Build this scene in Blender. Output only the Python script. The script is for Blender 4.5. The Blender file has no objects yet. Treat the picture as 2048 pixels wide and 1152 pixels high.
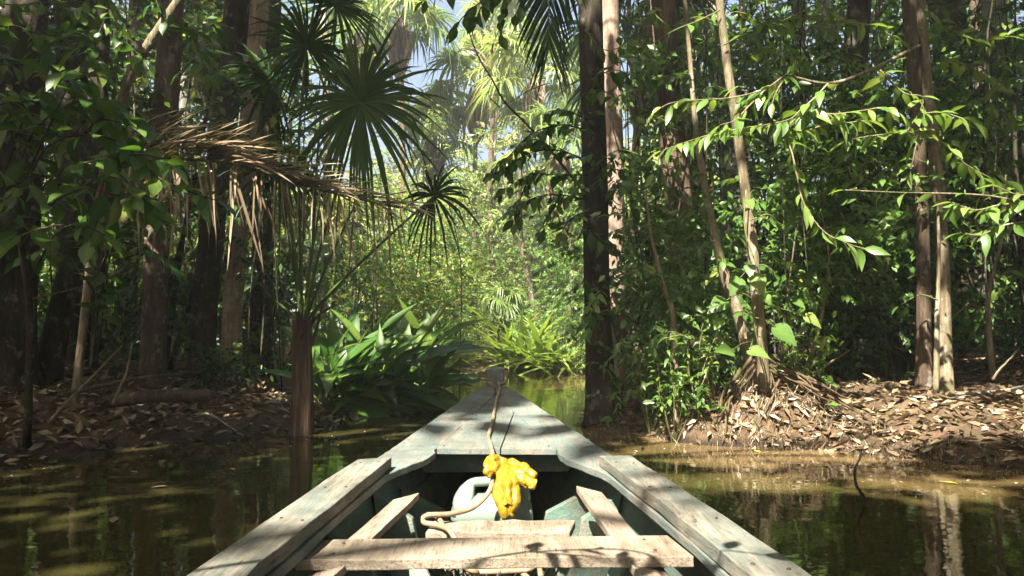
import bpy, bmesh, math, random
import numpy as np
from mathutils import Matrix, Vector, noise as mnoise

S = bpy.context.scene
COL = S.collection
R = math.radians

# ------------------------------------------------------------------ camera
CAM_H = 1.15; FPX = 1462.0; HORIZON = 680.0
PITCH = math.atan((HORIZON - 576) / FPX)
cam_d = bpy.data.cameras.new('camera'); cam = bpy.data.objects.new('camera', cam_d); COL.objects.link(cam)
cam.location = (0, 0, CAM_H); cam.rotation_euler = (R(90) + PITCH, 0, 0)
cam_d.sensor_width = 36; cam_d.lens = 36 * FPX / 2048; cam_d.clip_start = 0.05; cam_d.clip_end = 2000
S.camera = cam
# ------------------------------------------------------------------ world, sun, exposure
SUN_EL = R(50); SUN_H = np.array([-0.44, -0.898]); SUN_H /= np.linalg.norm(SUN_H)
SUN = np.array([SUN_H[0] * math.cos(SUN_EL), SUN_H[1] * math.cos(SUN_EL), math.sin(SUN_EL)])   # towards the sun
W = bpy.data.worlds.new('World'); S.world = W; W.use_nodes = True
nt = W.node_tree; nt.nodes.clear()
sky = nt.nodes.new('ShaderNodeTexSky'); sky.sky_type = 'NISHITA'; sky.sun_disc = False
sky.sun_elevation = SUN_EL; sky.sun_rotation = math.atan2(SUN_H[0], SUN_H[1]); sky.air_density = 1.0; sky.dust_density = 9.0; sky.ozone_density = 1.0
bg = nt.nodes.new('ShaderNodeBackground'); bg.inputs['Strength'].default_value = 0.075
wo = nt.nodes.new('ShaderNodeOutputWorld')
nt.links.new(sky.outputs[0], bg.inputs[0]); nt.links.new(bg.outputs[0], wo.inputs[0])
sd_ = bpy.data.lights.new('sun', 'SUN'); sd_.energy = 5.0; sd_.angle = R(0.5); sd_.color = (1.0, 0.93, 0.80)
sun = bpy.data.objects.new('sun', sd_); COL.objects.link(sun); sun.location = (-6, -16, 30)
sun.rotation_euler = Vector(SUN).to_track_quat('Z', 'Y').to_euler()
S.view_settings.view_transform = 'Standard'; S.view_settings.look = 'None'; S.view_settings.gamma = 1
S.view_settings.exposure = 2.45
S.render.engine = 'CYCLES'
cy = S.cycles; cy.max_bounces = 7; cy.diffuse_bounces = 4; cy.glossy_bounces = 3; cy.transmission_bounces = 4; cy.transparent_max_bounces = 8
cy.sample_clamp_indirect = 6.0; cy.caustics_reflective = False; cy.caustics_refractive = False

rng = np.random.default_rng(11)

# ------------------------------------------------------------------ helpers
CP, SP = math.cos(PITCH), math.sin(PITCH)
def at(px, py, Y):
    """world point seen at pixel (px,py) of the 2048x1152 photo, at distance Y ahead"""
    a = (px - 1024) / FPX; b = (576 - py) / FPX
    dx, dy, dz = a, CP - b * SP, SP + b * CP
    t = Y / dy
    return np.array([dx * t, Y, CAM_H + dz * t])
def at_z(px, py, z=0.0):
    a = (px - 1024) / FPX; b = (576 - py) / FPX
    dx, dy, dz = a, CP - b * SP, SP + b * CP
    t = (z - CAM_H) / dz
    return np.array([dx * t, dy * t, z])

def nrm(v): return v / np.maximum(np.linalg.norm(v, axis=-1, keepdims=True), 1e-9)

class Buf:
    def __init__(s): s.V = []; s.F = []; s.A = []; s.n = 0
    def add(s, V, F, var=0.5):
        V = np.asarray(V, float).reshape(-1, 3); F = np.asarray(F, int).reshape(-1, 3)
        s.V.append(V); s.F.append(F + s.n); s.n += len(V)
        s.A.append(np.broadcast_to(np.asarray(var, float), (len(V),)))
    def mesh(s, name, smooth=True):
        me = bpy.data.meshes.new(name)
        if not s.V: return me
        V = np.concatenate(s.V); F = np.concatenate(s.F); A = np.concatenate(s.A)
        me.vertices.add(len(V)); me.vertices.foreach_set('co', V.astype(np.float32).ravel())
        me.loops.add(len(F) * 3); me.loops.foreach_set('vertex_index', F.astype(np.int32).ravel())
        me.polygons.add(len(F)); me.polygons.foreach_set('loop_start', np.arange(0, len(F) * 3, 3, dtype=np.int32))
        me.polygons.foreach_set('use_smooth', np.full(len(F), smooth))
        at_ = me.attributes.new('var', 'FLOAT', 'POINT'); at_.data.foreach_set('value', A.astype(np.float32))
        me.update(calc_edges=True); me.validate()
        return me
    def obj(s, name, mat, parent=None, smooth=True):
        return link(name, s.mesh(name, smooth), mat, parent)

def link(name, me, mat, parent=None, matrix=None):
    o = bpy.data.objects.new(name, me); COL.objects.link(o)
    if mat is not None and me is not None and not me.materials: me.materials.append(mat)
    if parent is not None:
        o.parent = parent; o.matrix_parent_inverse = Matrix.Translation(-ROOT_LOC[parent.name])
    if matrix is not None: o.matrix_basis = matrix
    return o
ROOT_LOC = {}
def tag(o, label=None, cat=None, group=None, kind=None):
    if label: o['label'] = label
    if cat: o['category'] = cat
    if group: o['group'] = group
    if kind: o['kind'] = kind
    return o
def thing(name, loc, label, cat, group=None):
    o = bpy.data.objects.new(name, None); COL.objects.link(o); o.location = tuple(map(float, loc)); o.empty_display_size = 0.2
    ROOT_LOC[o.name] = Vector(o.location)
    return tag(o, label, cat, group)
def child_empty_free(o):            # lets a mesh object act as parent of sub-parts that are given in world coordinates
    ROOT_LOC[o.name] = Vector((0, 0, 0)); return o
def link_sub(name, me, mat, part, matrix=None):
    """sub-part of a part whose own mesh is in world coordinates"""
    o = bpy.data.objects.new(name, me); COL.objects.link(o)
    if mat is not None and not me.materials: me.materials.append(mat)
    o.parent = part
    if matrix is not None: o.matrix_basis = matrix
    return o

def tube(P, rad, n=8, cap=True):
    P = np.asarray(P, float); m = len(P); rad = np.broadcast_to(np.asarray(rad, float), (m,))
    T = nrm(np.gradient(P, axis=0))
    ref = np.array([0.0, 0, 1]) if abs(T[0][2]) < 0.9 else np.array([1.0, 0, 0])
    u = nrm(np.cross(T[0], ref)); U = []
    for i in range(m):
        u = u - T[i] * np.dot(u, T[i]); u = u / (np.linalg.norm(u) + 1e-9); U.append(u)
    U = np.array(U); Wv = np.cross(T, U)
    a = np.linspace(0, 2 * np.pi, n, endpoint=False)
    V = P[:, None, :] + rad[:, None, None] * (np.cos(a)[None, :, None] * U[:, None, :] + np.sin(a)[None, :, None] * Wv[:, None, :])
    i = np.arange(m - 1)[:, None] * n; j = np.arange(n)[None, :]; j2 = (j + 1) % n
    q = np.stack([i + j, i + j2, i + n + j2, i + n + j], -1).reshape(-1, 4)
    F = np.concatenate([q[:, [0, 1, 2]], q[:, [0, 2, 3]]])
    V = V.reshape(-1, 3)
    if cap:
        V = np.concatenate([V, P[[0]], P[[-1]]]); c0, c1 = len(V) - 2, len(V) - 1
        jj = np.arange(n); k = (jj + 1) % n; e = (m - 1) * n
        F = np.concatenate([F, np.stack([k, jj, np.full(n, c0)], -1), np.stack([e + jj, e + k, np.full(n, c1)], -1)])
    return V, F

def spline(pts, n=24):
    """Catmull-Rom through points"""
    P = np.asarray(pts, float); 
    if len(P) == 2: return P[0] + (P[1] - P[0]) * np.linspace(0, 1, n)[:, None]
    Q = np.concatenate([[2 * P[0] - P[1]], P, [2 * P[-1] - P[-2]]])
    t = np.linspace(0, len(P) - 1 - 1e-6, n); k = t.astype(int); f = (t - k)[:, None]
    p0, p1, p2, p3 = Q[k], Q[k + 1], Q[k + 2], Q[k + 3]
    return 0.5 * ((2 * p1) + (-p0 + p2) * f + (2 * p0 - 5 * p1 + 4 * p2 - p3) * f ** 2 + (-p0 + 3 * p1 - 3 * p2 + p3) * f ** 3)

# leaf templates: (verts in side / along / normal, tris)
T_SIMPLE = (np.array([[0, 0, 0], [-.5, .42, .03], [0, .45, -.05], [.5, .42, .03], [0, 1, -.14]], float),
            np.array([[0, 2, 1], [0, 3, 2], [1, 2, 4], [2, 3, 4]]))
def leaf_template(st, hw, bend=0.25, fold=0.18, twist=0.0, petiole=0.0, width=1.0):
    """st: stations along, hw: half widths (first and last may be 0)"""
    V = []; F = []; rows = []
    for s, w in zip(st, hw):
        w *= width; z = -bend * s * s
        if w < 1e-4: rows.append([len(V)]); V.append((0, s, z))
        else:
            k = len(V); rows.append([k, k + 1, k + 2]); tw = twist * s
            V += [(-w, s, z + fold * w + tw * w), (0, s, z), (w, s, z + fold * w - tw * w)]
    for a, b in zip(rows[:-1], rows[1:]):
        if len(a) == 1 and len(b) == 3: F += [(a[0], b[1], b[0]), (a[0], b[2], b[1])]
        elif len(a) == 3 and len(b) == 1: F += [(a[0], a[1], b[0]), (a[1], a[2], b[0])]
        else:
            F += [(a[0], a[1], b[1]), (a[0], b[1], b[0]), (a[1], a[2], b[2]), (a[1], b[2], b[1])]
    V = np.array(V, float)
    if petiole:
        V[:, 1] = petiole + V[:, 1] * (1 - petiole)
        k = len(V); V = np.concatenate([V, [[-.012, 0, .01], [.012, 0, .01], [.012, petiole + .02, 0], [-.012, petiole + .02, 0]]]); F += [(k, k + 1, k + 2), (k, k + 2, k + 3)]
    return V, np.array(F)
ST = [0, .12, .3, .5, .7, .88, 1]
T_OVATE = leaf_template(ST, [0, .27, .46, .5, .37, .13, 0], .22, .22)
T_LANCE = leaf_template(ST, [0, .2, .42, .5, .42, .2, 0], .3, .25)

def frames(D, N):
    D = nrm(D); Sd = nrm(np.cross(D, N)); N2 = np.cross(Sd, D)
    return Sd, D, N2
def put_leaves(buf, P, D, N, L, Wd, tmpl, var, dens=None):
    V, F = tmpl; n = len(P)
    if n == 0: return
    Sd, D, N2 = frames(D, N)
    L = np.broadcast_to(L, (n,)); Wd = np.broadcast_to(Wd, (n,))
    X = (P[:, None, :] + (V[None, :, 0] * Wd[:, None])[..., None] * Sd[:, None, :]
         + (V[None, :, 1] * L[:, None])[..., None] * D[:, None, :] + (V[None, :, 2] * L[:, None])[..., None] * N2[:, None, :])
    FF = F[None] + (np.arange(n) * len(V))[:, None, None]
    buf.add(X.reshape(-1, 3), FF.reshape(-1, 3), np.repeat(np.broadcast_to(var, (n,)), len(V)))

# openings cut into the canopy: leaves left out so sun reaches each of these places
SHAFTS = []
def shaft(p, r, tmin=0.5, high=False): SHAFTS.append((np.asarray(p, float), r + .14, tmin, high))
def in_shaft(P, g, crown=False):
    out = np.zeros(len(P), bool)
    for T, r, tm, high in SHAFTS:
        if high and not crown: continue
        v = P - T; t = v @ SUN; d = np.linalg.norm(v - t[:, None] * SUN, axis=1)
        out |= (t > tm) & (d < r * (0.8 + 0.4 * g.random(len(P)))) & (g.random(len(P)) < .94)
    return out

def rand_dir(g, n, up=0.0):
    v = g.normal(size=(n, 3)); v = nrm(v); v[:, 2] += up; return nrm(v)

def foliage(buf, g, C, D, tl, m, L, asp=0.45, tmpl=T_SIMPLE, droop=0.35, spread=0.9, twig=None, Lvar=0.35, vbase=None, cull=True, crown=False):
    """twigs at C along D (length tl) carrying m alternate leaves each"""
    n = len(C); 
    if n == 0: return
    D = nrm(D); tl = np.broadcast_to(tl, (n,)) * (0.7 + 0.6 * g.random(n))
    s = (np.arange(m) + 0.6) / m
    bend = np.array([0, 0, -1.0]) * droop
    P = C[:, None, :] + D[:, None, :] * (s[None, :, None] * tl[:, None, None]) + bend * (s[None, :, None] ** 2 * tl[:, None, None])
    tang = nrm(D[:, None, :] + 2 * bend * s[None, :, None])
    side = nrm(np.cross(D, np.array([0, 0, 1.0]) + 0.25 * g.normal(size=(n, 3))))
    sg = np.where(np.arange(m) % 2 == 0, 1.0, -1.0)
    ld = nrm(tang * 0.75 + side[:, None, :] * sg[None, :, None] * spread + g.normal(size=(n, m, 3)) * 0.28 + bend * 0.8)
    nn = nrm(np.array([0, 0, .6]) + SUN * .75 + g.normal(size=(n, m, 3)) * 0.5)
    P = P.reshape(-1, 3); ld = ld.reshape(-1, 3); nn = nn.reshape(-1, 3)
    Ls = L * (1 + Lvar * (g.random(len(P)) * 2 - 1))
    vv = (np.repeat(g.random(n), m) * 0.55 + g.random(len(P)) * 0.45) if vbase is None else np.clip(vbase + 0.25 * g.normal(size=len(P)), 0, 1)
    if cull and SHAFTS:
        k = ~in_shaft(P, g, crown); P, ld, nn, Ls, vv = P[k], ld[k], nn[k], Ls[k], vv[k]
    put_leaves(buf, P, ld, nn, Ls, Ls * asp, tmpl, vv)
    if twig is not None:
        for i in range(n):
            q = np.array([0, .5, 1.0])[:, None]
            V, F = tube(C[i] + D[i] * tl[i] * q + bend * tl[i] * q ** 2, [0.010, 0.007, 0.004], 3, False); twig.add(V, F, g.random())

# ------------------------------------------------------------------ materials
def newmat(name):
    m = bpy.data.materials.new(name); m.use_nodes = True; t = m.node_tree; t.nodes.clear()
    return m, t, t.nodes.new('ShaderNodeOutputMaterial')
def nd(t, typ, **kw):
    n = t.nodes.new(typ)
    for k, v in kw.items():
        if hasattr(n, k) and not k.startswith('i_'): setattr(n, k, v)
    return n
def ramp(t, fac, stops):
    r = t.nodes.new('ShaderNodeValToRGB'); e = r.color_ramp.elements
    while len(e) < len(stops): e.new(0.5)
    for x, (p, c) in zip(e, stops): x.position = p; x.color = (*c, 1)
    t.links.new(fac, r.inputs[0]); return r.outputs[0]
def mathn(t, op, a, b=None):
    n = t.nodes.new('ShaderNodeMath'); n.operation = op
    for i, v in enumerate((a, b)):
        if v is None: continue
        if isinstance(v, (int, float)): n.inputs[i].default_value = v
        else: t.links.new(v, n.inputs[i])
    return n.outputs[0]
def noisen(t, scale, detail=4, vec=None, rough=0.55, dist=0.0):
    n = t.nodes.new('ShaderNodeTexNoise'); n.inputs['Scale'].default_value = scale; n.inputs['Detail'].default_value = detail
    n.inputs['Roughness'].default_value = rough; n.inputs['Distortion'].default_value = dist
    if vec is not None: t.links.new(vec, n.inputs['Vector'])
    return n.outputs[0]
def coords(t, scale=(1, 1, 1), out='Object', rot=(0, 0, 0)):
    c = t.nodes.new('ShaderNodeTexCoord'); mp = t.nodes.new('ShaderNodeMapping'); mp.inputs['Scale'].default_value = scale; mp.inputs['Rotation'].default_value = rot
    t.links.new(c.outputs[out], mp.inputs[0]); return mp.outputs[0]
def bump(t, h, s, d=0.02):
    b = t.nodes.new('ShaderNodeBump'); b.inputs['Strength'].default_value = s; b.inputs['Distance'].default_value = d
    t.links.new(h, b.inputs['Height']); return b.outputs[0]
def mix(t, fac, a, b, typ='MIX'):
    n = t.nodes.new('ShaderNodeMix'); n.data_type = 'RGBA'; n.blend_type = typ
    for k, v in ((0, fac), (6, a), (7, b)):
        if isinstance(v, (int, float)): n.inputs[k].default_value = v
        elif isinstance(v, tuple): n.inputs[k].default_value = (*v, 1)
        else: t.links.new(v, n.inputs[k])
    return n.outputs[2]
def pbsdf(t, out, col, rough=0.6, spec=0.5, normal=None):
    p = t.nodes.new('ShaderNodeBsdfPrincipled')
    for k, v in (('Base Color', col), ('Roughness', rough), ('Specular IOR Level', spec), ('Normal', normal)):
        if v is None: continue
        if isinstance(v, tuple): p.inputs[k].default_value = (*v, 1)
        elif isinstance(v, (int, float)): p.inputs[k].default_value = v
        else: t.links.new(v, p.inputs[k])
    if out is not None: t.links.new(p.outputs[0], out.inputs[0])
    return p

def leaf_mat(name, stops, trans=0.32, rough=0.42, spec=0.4, tcol=1.6, blotch=0.25):
    m, t, o = newmat(name)
    a = nd(t, 'ShaderNodeAttribute'); a.attribute_name = 'var'
    oi = nd(t, 'ShaderNodeObjectInfo')
    ns = noisen(t, 9, 3, coords(t))
    f = mathn(t, 'ADD', mathn(t, 'ADD', a.outputs['Fac'], mathn(t, 'MULTIPLY', mathn(t, 'SUBTRACT', oi.outputs['Random'], 0.5), 0.8)), mathn(t, 'MULTIPLY', mathn(t, 'SUBTRACT', ns, 0.5), blotch * 2))
    c = ramp(t, f, stops)
    p = pbsdf(t, None, c, rough, spec)
    tr = nd(t, 'ShaderNodeBsdfTranslucent')
    tc = mix(t, 1.0, c, (tcol * 1.05, tcol, tcol * 0.5), 'MULTIPLY'); t.links.new(tc, tr.inputs[0])
    mx = nd(t, 'ShaderNodeMixShader'); mx.inputs[0].default_value = trans
    t.links.new(p.outputs[0], mx.inputs[1]); t.links.new(tr.outputs[0], mx.inputs[2]); t.links.new(mx.outputs[0], o.inputs[0])
    return m
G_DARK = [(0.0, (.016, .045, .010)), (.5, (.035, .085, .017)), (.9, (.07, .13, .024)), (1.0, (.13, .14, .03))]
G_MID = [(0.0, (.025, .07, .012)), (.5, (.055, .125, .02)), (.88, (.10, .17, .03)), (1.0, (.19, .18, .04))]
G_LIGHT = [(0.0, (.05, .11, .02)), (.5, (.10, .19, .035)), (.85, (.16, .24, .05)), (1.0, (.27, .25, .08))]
M = {}
M['leaf_dark'] = leaf_mat('leaf_dark', G_DARK)
M['leaf_mid'] = leaf_mat('leaf_mid', G_MID)
M['leaf_light'] = leaf_mat('leaf_light', G_LIGHT, .46)
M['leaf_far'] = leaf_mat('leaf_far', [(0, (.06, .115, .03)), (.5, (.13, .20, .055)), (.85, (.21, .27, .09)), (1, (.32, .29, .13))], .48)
M['leaf_shrub'] = leaf_mat('leaf_shrub', [(0.0, (.018, .055, .022)), (.5, (.035, .095, .035)), (1.0, (.06, .14, .04))], .25, .35, .5)
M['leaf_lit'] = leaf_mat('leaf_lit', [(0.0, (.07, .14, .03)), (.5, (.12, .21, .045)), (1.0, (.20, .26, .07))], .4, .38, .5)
M['leaf_blade'] = leaf_mat('leaf_blade', [(0.0, (.03, .085, .014)), (.5, (.065, .14, .022)), (1.0, (.14, .20, .03))], .35, .45, .35)
M['leaf_strap'] = leaf_mat('leaf_strap', [(0.0, (.10, .17, .035)), (.5, (.17, .25, .055)), (1.0, (.26, .31, .09))], .4, .4, .4)
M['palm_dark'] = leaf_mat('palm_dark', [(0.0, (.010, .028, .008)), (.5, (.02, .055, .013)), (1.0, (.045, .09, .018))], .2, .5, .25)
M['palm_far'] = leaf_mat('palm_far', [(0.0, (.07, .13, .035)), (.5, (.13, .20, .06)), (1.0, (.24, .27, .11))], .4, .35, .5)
M['frond_dead'] = leaf_mat('frond_dead', [(0.0, (.09, .06, .035)), (.5, (.21, .15, .09)), (1.0, (.38, .30, .20))], .2, .65, .25, 1.2)
M['skirt'] = leaf_mat('skirt', [(0.0, (.10, .07, .045)), (.5, (.20, .15, .10)), (1.0, (.32, .25, .17))], .1, .8, .1, 1.0)
M['litter'] = leaf_mat('litter', [(0.0, (.05, .034, .02)), (.35, (.125, .082, .045)), (.7, (.26, .185, .11)), (1.0, (.42, .36, .27))], .08, .6, .3, 1.0, .35)
M['yellow_leaf'] = leaf_mat('yellow_leaf', [(0, (.55, .42, .03)), (1, (.65, .55, .08))], .15)
M['stem'] = leaf_mat('stem', [(0, (.06, .085, .02)), (.5, (.12, .13, .045)), (1, (.19, .17, .08))], 0.0, .55, .3)
M['petiole'] = leaf_mat('petiole', [(0, (.035, .07, .016)), (.5, (.06, .10, .025)), (1, (.10, .13, .04))], 0.0, .4, .4)

def bark_mat(name, dark, mid, light, vscale=1.0, rings=0.0, moss=0.0, lichen=0.0, fib=1.0):
    m, t, o = newmat(name)
    v1 = coords(t, (9 * vscale, 9 * vscale, 1.6 * vscale * fib)); v2 = coords(t, (2.3, 2.3, 1.5)); v3 = coords(t, (30, 30, 6 * fib))
    n1 = noisen(t, 1.0, 8, v1, .65, .4); n2 = noisen(t, 1.0, 5, v2); n3 = noisen(t, 1.0, 4, v3)
    f = mathn(t, 'ADD', mathn(t, 'MULTIPLY', n1, .55), mathn(t, 'ADD', mathn(t, 'MULTIPLY', n2, .25), mathn(t, 'MULTIPLY', n3, .2)))
    c = ramp(t, f, [(.34, dark), (.5, mid), (.64, light)])
    if rings:
        w = nd(t, 'ShaderNodeTexWave'); w.wave_type = 'BANDS'; w.bands_direction = 'Z'; w.inputs['Scale'].default_value = 2.2; w.inputs['Distortion'].default_value = 2.5; w.inputs['Detail'].default_value = 3
        t.links.new(coords(t), w.inputs[0])
        k = ramp(t, w.outputs[0], [(0.0, (.45, .42, .4)), (.16, (1, 1, 1))]); c = mix(t, rings, c, k, 'MULTIPLY')
    if lichen:
        ln = noisen(t, 5.5, 6, coords(t, (1, 1, .7)), .7); lf = ramp(t, ln, [(.56, (0, 0, 0)), (.63, (1, 1, 1))])
        c = mix(t, mathn(t, 'MULTIPLY', lf, lichen), c, (.40, .40, .34))
    if moss:
        mn = noisen(t, 2.2, 6, coords(t), .7); mf = ramp(t, mn, [(.5, (0, 0, 0)), (.66, (1, 1, 1))])
        c = mix(t, mathn(t, 'MULTIPLY', mf, moss), c, (.05, .075, .018))
    pbsdf(t, o, c, .85, .2, bump(t, f, 1.0, .06))
    return m
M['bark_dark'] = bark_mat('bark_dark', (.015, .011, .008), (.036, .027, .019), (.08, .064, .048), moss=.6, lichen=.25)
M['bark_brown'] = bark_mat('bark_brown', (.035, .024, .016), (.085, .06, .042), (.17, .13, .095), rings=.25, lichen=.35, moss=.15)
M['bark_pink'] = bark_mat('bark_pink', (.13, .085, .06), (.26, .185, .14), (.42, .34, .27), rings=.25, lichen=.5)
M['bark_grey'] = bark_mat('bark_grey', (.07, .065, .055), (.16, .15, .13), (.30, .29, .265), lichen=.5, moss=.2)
M['bark_pale'] = bark_mat('bark_pale', (.07, .055, .034), (.18, .14, .09), (.34, .28, .19), 2.0, moss=.6, lichen=.4)
M['bark_red'] = bark_mat('bark_red', (.03, .02, .013), (.07, .048, .032), (.14, .10, .07), 1.6, lichen=.3)
M['bark_fibre'] = bark_mat('bark_fibre', (.02, .013, .009), (.085, .055, .036), (.23, .165, .115), 1.3, fib=.25)
M['root'] = bark_mat('root', (.04, .026, .015), (.10, .068, .04), (.20, .145, .09), 2.0, moss=.5)

def ground_mat():
    m, t, o = newmat('forest_soil')
    v = coords(t); n1 = noisen(t, 2.2, 8, v, .65); n2 = noisen(t, 26, 6, v, .7); vo = nd(t, 'ShaderNodeTexVoronoi'); vo.inputs['Scale'].default_value = 16; t.links.new(v, vo.inputs[0])
    f = mathn(t, 'ADD', mathn(t, 'MULTIPLY', n1, .5), mathn(t, 'MULTIPLY', n2, .5))
    c = ramp(t, f, [(.34, (.035, .022, .013)), (.5, (.088, .058, .032)), (.66, (.17, .118, .068))])
    c2 = mix(t, .35, c, vo.outputs['Color'], 'OVERLAY')
    sx = nd(t, 'ShaderNodeSeparateXYZ'); t.links.new(v, sx.inputs[0]); wet = ramp(t, mathn(t, 'ADD', sx.outputs['Z'], mathn(t, 'MULTIPLY', n1, .16)), [(.10, (1, 1, 1)), (.22, (0, 0, 0))])   # soaked band at the water line
    cc = mix(t, wet, mix(t, .4, c, c2), (.022, .014, .008)); rr = mathn(t, 'SUBTRACT', .85, mathn(t, 'MULTIPLY', wet, .5))
    pbsdf(t, o, cc, rr, .3, bump(t, f, 1.0, .06)); return m
M['soil'] = ground_mat()
def water_mat():
    m, t, o = newmat('river_water')
    v = coords(t); n0 = noisen(t, .6, 5, v, .6); a = nd(t, 'ShaderNodeAttribute'); a.attribute_name = 'var'      # var: tan of the sunlit right-bank shallows, painted into the colour
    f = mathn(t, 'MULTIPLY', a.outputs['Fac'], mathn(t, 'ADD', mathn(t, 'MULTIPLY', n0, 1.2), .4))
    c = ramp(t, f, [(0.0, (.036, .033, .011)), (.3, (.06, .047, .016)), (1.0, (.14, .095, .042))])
    h1 = noisen(t, .9, 2, coords(t, (1, 1.6, 1)), .5, .6); h2 = noisen(t, 6.5, 3, coords(t, (1, 1.4, 1)), .5, .5)
    h = mathn(t, 'ADD', mathn(t, 'MULTIPLY', h1, .75), mathn(t, 'MULTIPLY', h2, .10))
    p = pbsdf(t, o, c, .02, .5, bump(t, h, .22, .045)); p.inputs['IOR'].default_value = 1.33
    return m
M['water'] = water_mat()

def wood_mat(name, dark, mid, light, rot=0.0, paint=None, pf=(.45, .6), rough=.8, grain=1.0):
    m, t, o = newmat(name)
    v = coords(t, (16 * grain, 1.3, 16 * grain), rot=(0, 0, rot)); n1 = noisen(t, 1.6, 9, v, .62, .35); n2 = noisen(t, 3.2, 6, coords(t), .6); n3 = noisen(t, 5, 5, coords(t, (24, 2.2, 24), rot=(0, 0, rot)), .7)
    f = mathn(t, 'ADD', mathn(t, 'MULTIPLY', n1, .5), mathn(t, 'ADD', mathn(t, 'MULTIPLY', n2, .2), mathn(t, 'MULTIPLY', n3, .3)))
    c = ramp(t, f, [(.36, dark), (.48, mid), (.60, light)])
    crack = ramp(t, n3, [(.33, (.25, .22, .2)), (.43, (1, 1, 1))]); c = mix(t, .7, c, crack, 'MULTIPLY')
    if paint is not None:
        pn = noisen(t, 4.2, 9, coords(t, (1.6, .7, 1.6)), .72); pm = ramp(t, mathn(t, 'ADD', mathn(t, 'MULTIPLY', pn, .7), mathn(t, 'MULTIPLY', n1, .3)), [(pf[0], (1, 1, 1)), (pf[1], (0, 0, 0))])
        pc = mix(t, n2, paint, tuple(min(1, x * 1.5 + .015) for x in paint)); c = mix(t, pm, c, pc)
    dn = noisen(t, 2.6, 8, coords(t, (1.2, 1, 1.2)), .7); dm = ramp(t, dn, [(.38, (.42, .40, .36)), (.56, (1, 1, 1))]); c = mix(t, .65, c, dm, 'MULTIPLY')
    kn = noisen(t, 30, 3, coords(t), .6); km = ramp(t, kn, [(.27, (.35, .3, .26)), (.34, (1, 1, 1))]); c = mix(t, .6, c, km, 'MULTIPLY')
    pbsdf(t, o, c, rough, .3, bump(t, mathn(t, 'ADD', f, mathn(t, 'MULTIPLY', n3, .6)), .7, .009)); return m
M['wood_bare'] = wood_mat('wood_bare', (0.165, 0.121, 0.088), (0.253, 0.198, 0.154), (0.319, 0.264, 0.209))
M['wood_bare_x'] = wood_mat('wood_bare_x', (.155, .122, .088), (.25, .205, .155), (.33, .28, .22), R(90))
M['wood_grey'] = wood_mat('wood_grey', (0.081, 0.074, 0.056), (0.167, 0.155, 0.124), (0.260, 0.236, 0.192), 0, (0.087, 0.108, 0.096), (.38, .54))
M['wood_deck'] = wood_mat('wood_deck', (0.081, 0.077, 0.062), (0.155, 0.143, 0.118), (0.223, 0.198, 0.161), 0, (0.093, 0.118, 0.108), (.44, .60))
M['paint_green'] = wood_mat('paint_green', (.10, .095, .07), (.17, .16, .125), (.25, .23, .18), 0, (.085, .14, .112), (.46, .58), .6)
M['paint_dark'] = wood_mat('paint_dark', (.05, .05, .04), (.09, .09, .07), (.14, .135, .105), 0, (.062, .105, .083), (.48, .6), .65)

def plastic(name, col, rough=.35, trans=.3, tcol=None, sss=0.0, bs=0.0, bsc=30):
    m, t, o = newmat(name)
    n = noisen(t, bsc, 5, coords(t)); c = mix(t, mathn(t, 'MULTIPLY', n, .35), col, tuple(x * .72 for x in col))
    p = pbsdf(t, None, c, rough, .45, bump(t, n, bs, .01) if bs else None)
    tr = nd(t, 'ShaderNodeBsdfTranslucent'); tr.inputs[0].default_value = (*(tcol or col), 1)
    mx = nd(t, 'ShaderNodeMixShader'); mx.inputs[0].default_value = trans
    t.links.new(p.outputs[0], mx.inputs[1]); t.links.new(tr.outputs[0], mx.inputs[2]); t.links.new(mx.outputs[0], o.inputs[0]); return m
M['jug'] = plastic('jug_plastic', (0.198, 0.248, 0.204), .38, .08)
M['jug_cap'] = plastic('jug_cap', (0.210, 0.250, 0.210), .4, .05)
M['bag'] = plastic('bag_plastic', (.30, .195, .012), .4, .2, (.40, .27, .02), bs=.2, bsc=45)
def rope_mat():
    m, t, o = newmat('rope'); n = noisen(t, 40, 5, coords(t)); n2 = noisen(t, 7, 4, coords(t))
    c = ramp(t, mathn(t, 'ADD', mathn(t, 'MULTIPLY', n, .5), mathn(t, 'MULTIPLY', n2, .5)), [(.35, (.15, .10, .06)), (.55, (.25, .18, .115)), (.7, (.33, .25, .17))])
    pbsdf(t, o, c, .6, .35, bump(t, n, .25, .004)); return m
M['rope'] = rope_mat()
M['straw'] = leaf_mat('straw', [(0, (0.120, 0.108, 0.090)), (.5, (0.216, 0.204, 0.180)), (1, (0.330, 0.318, 0.288))], 0.05, .6, .3, 1)

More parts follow.
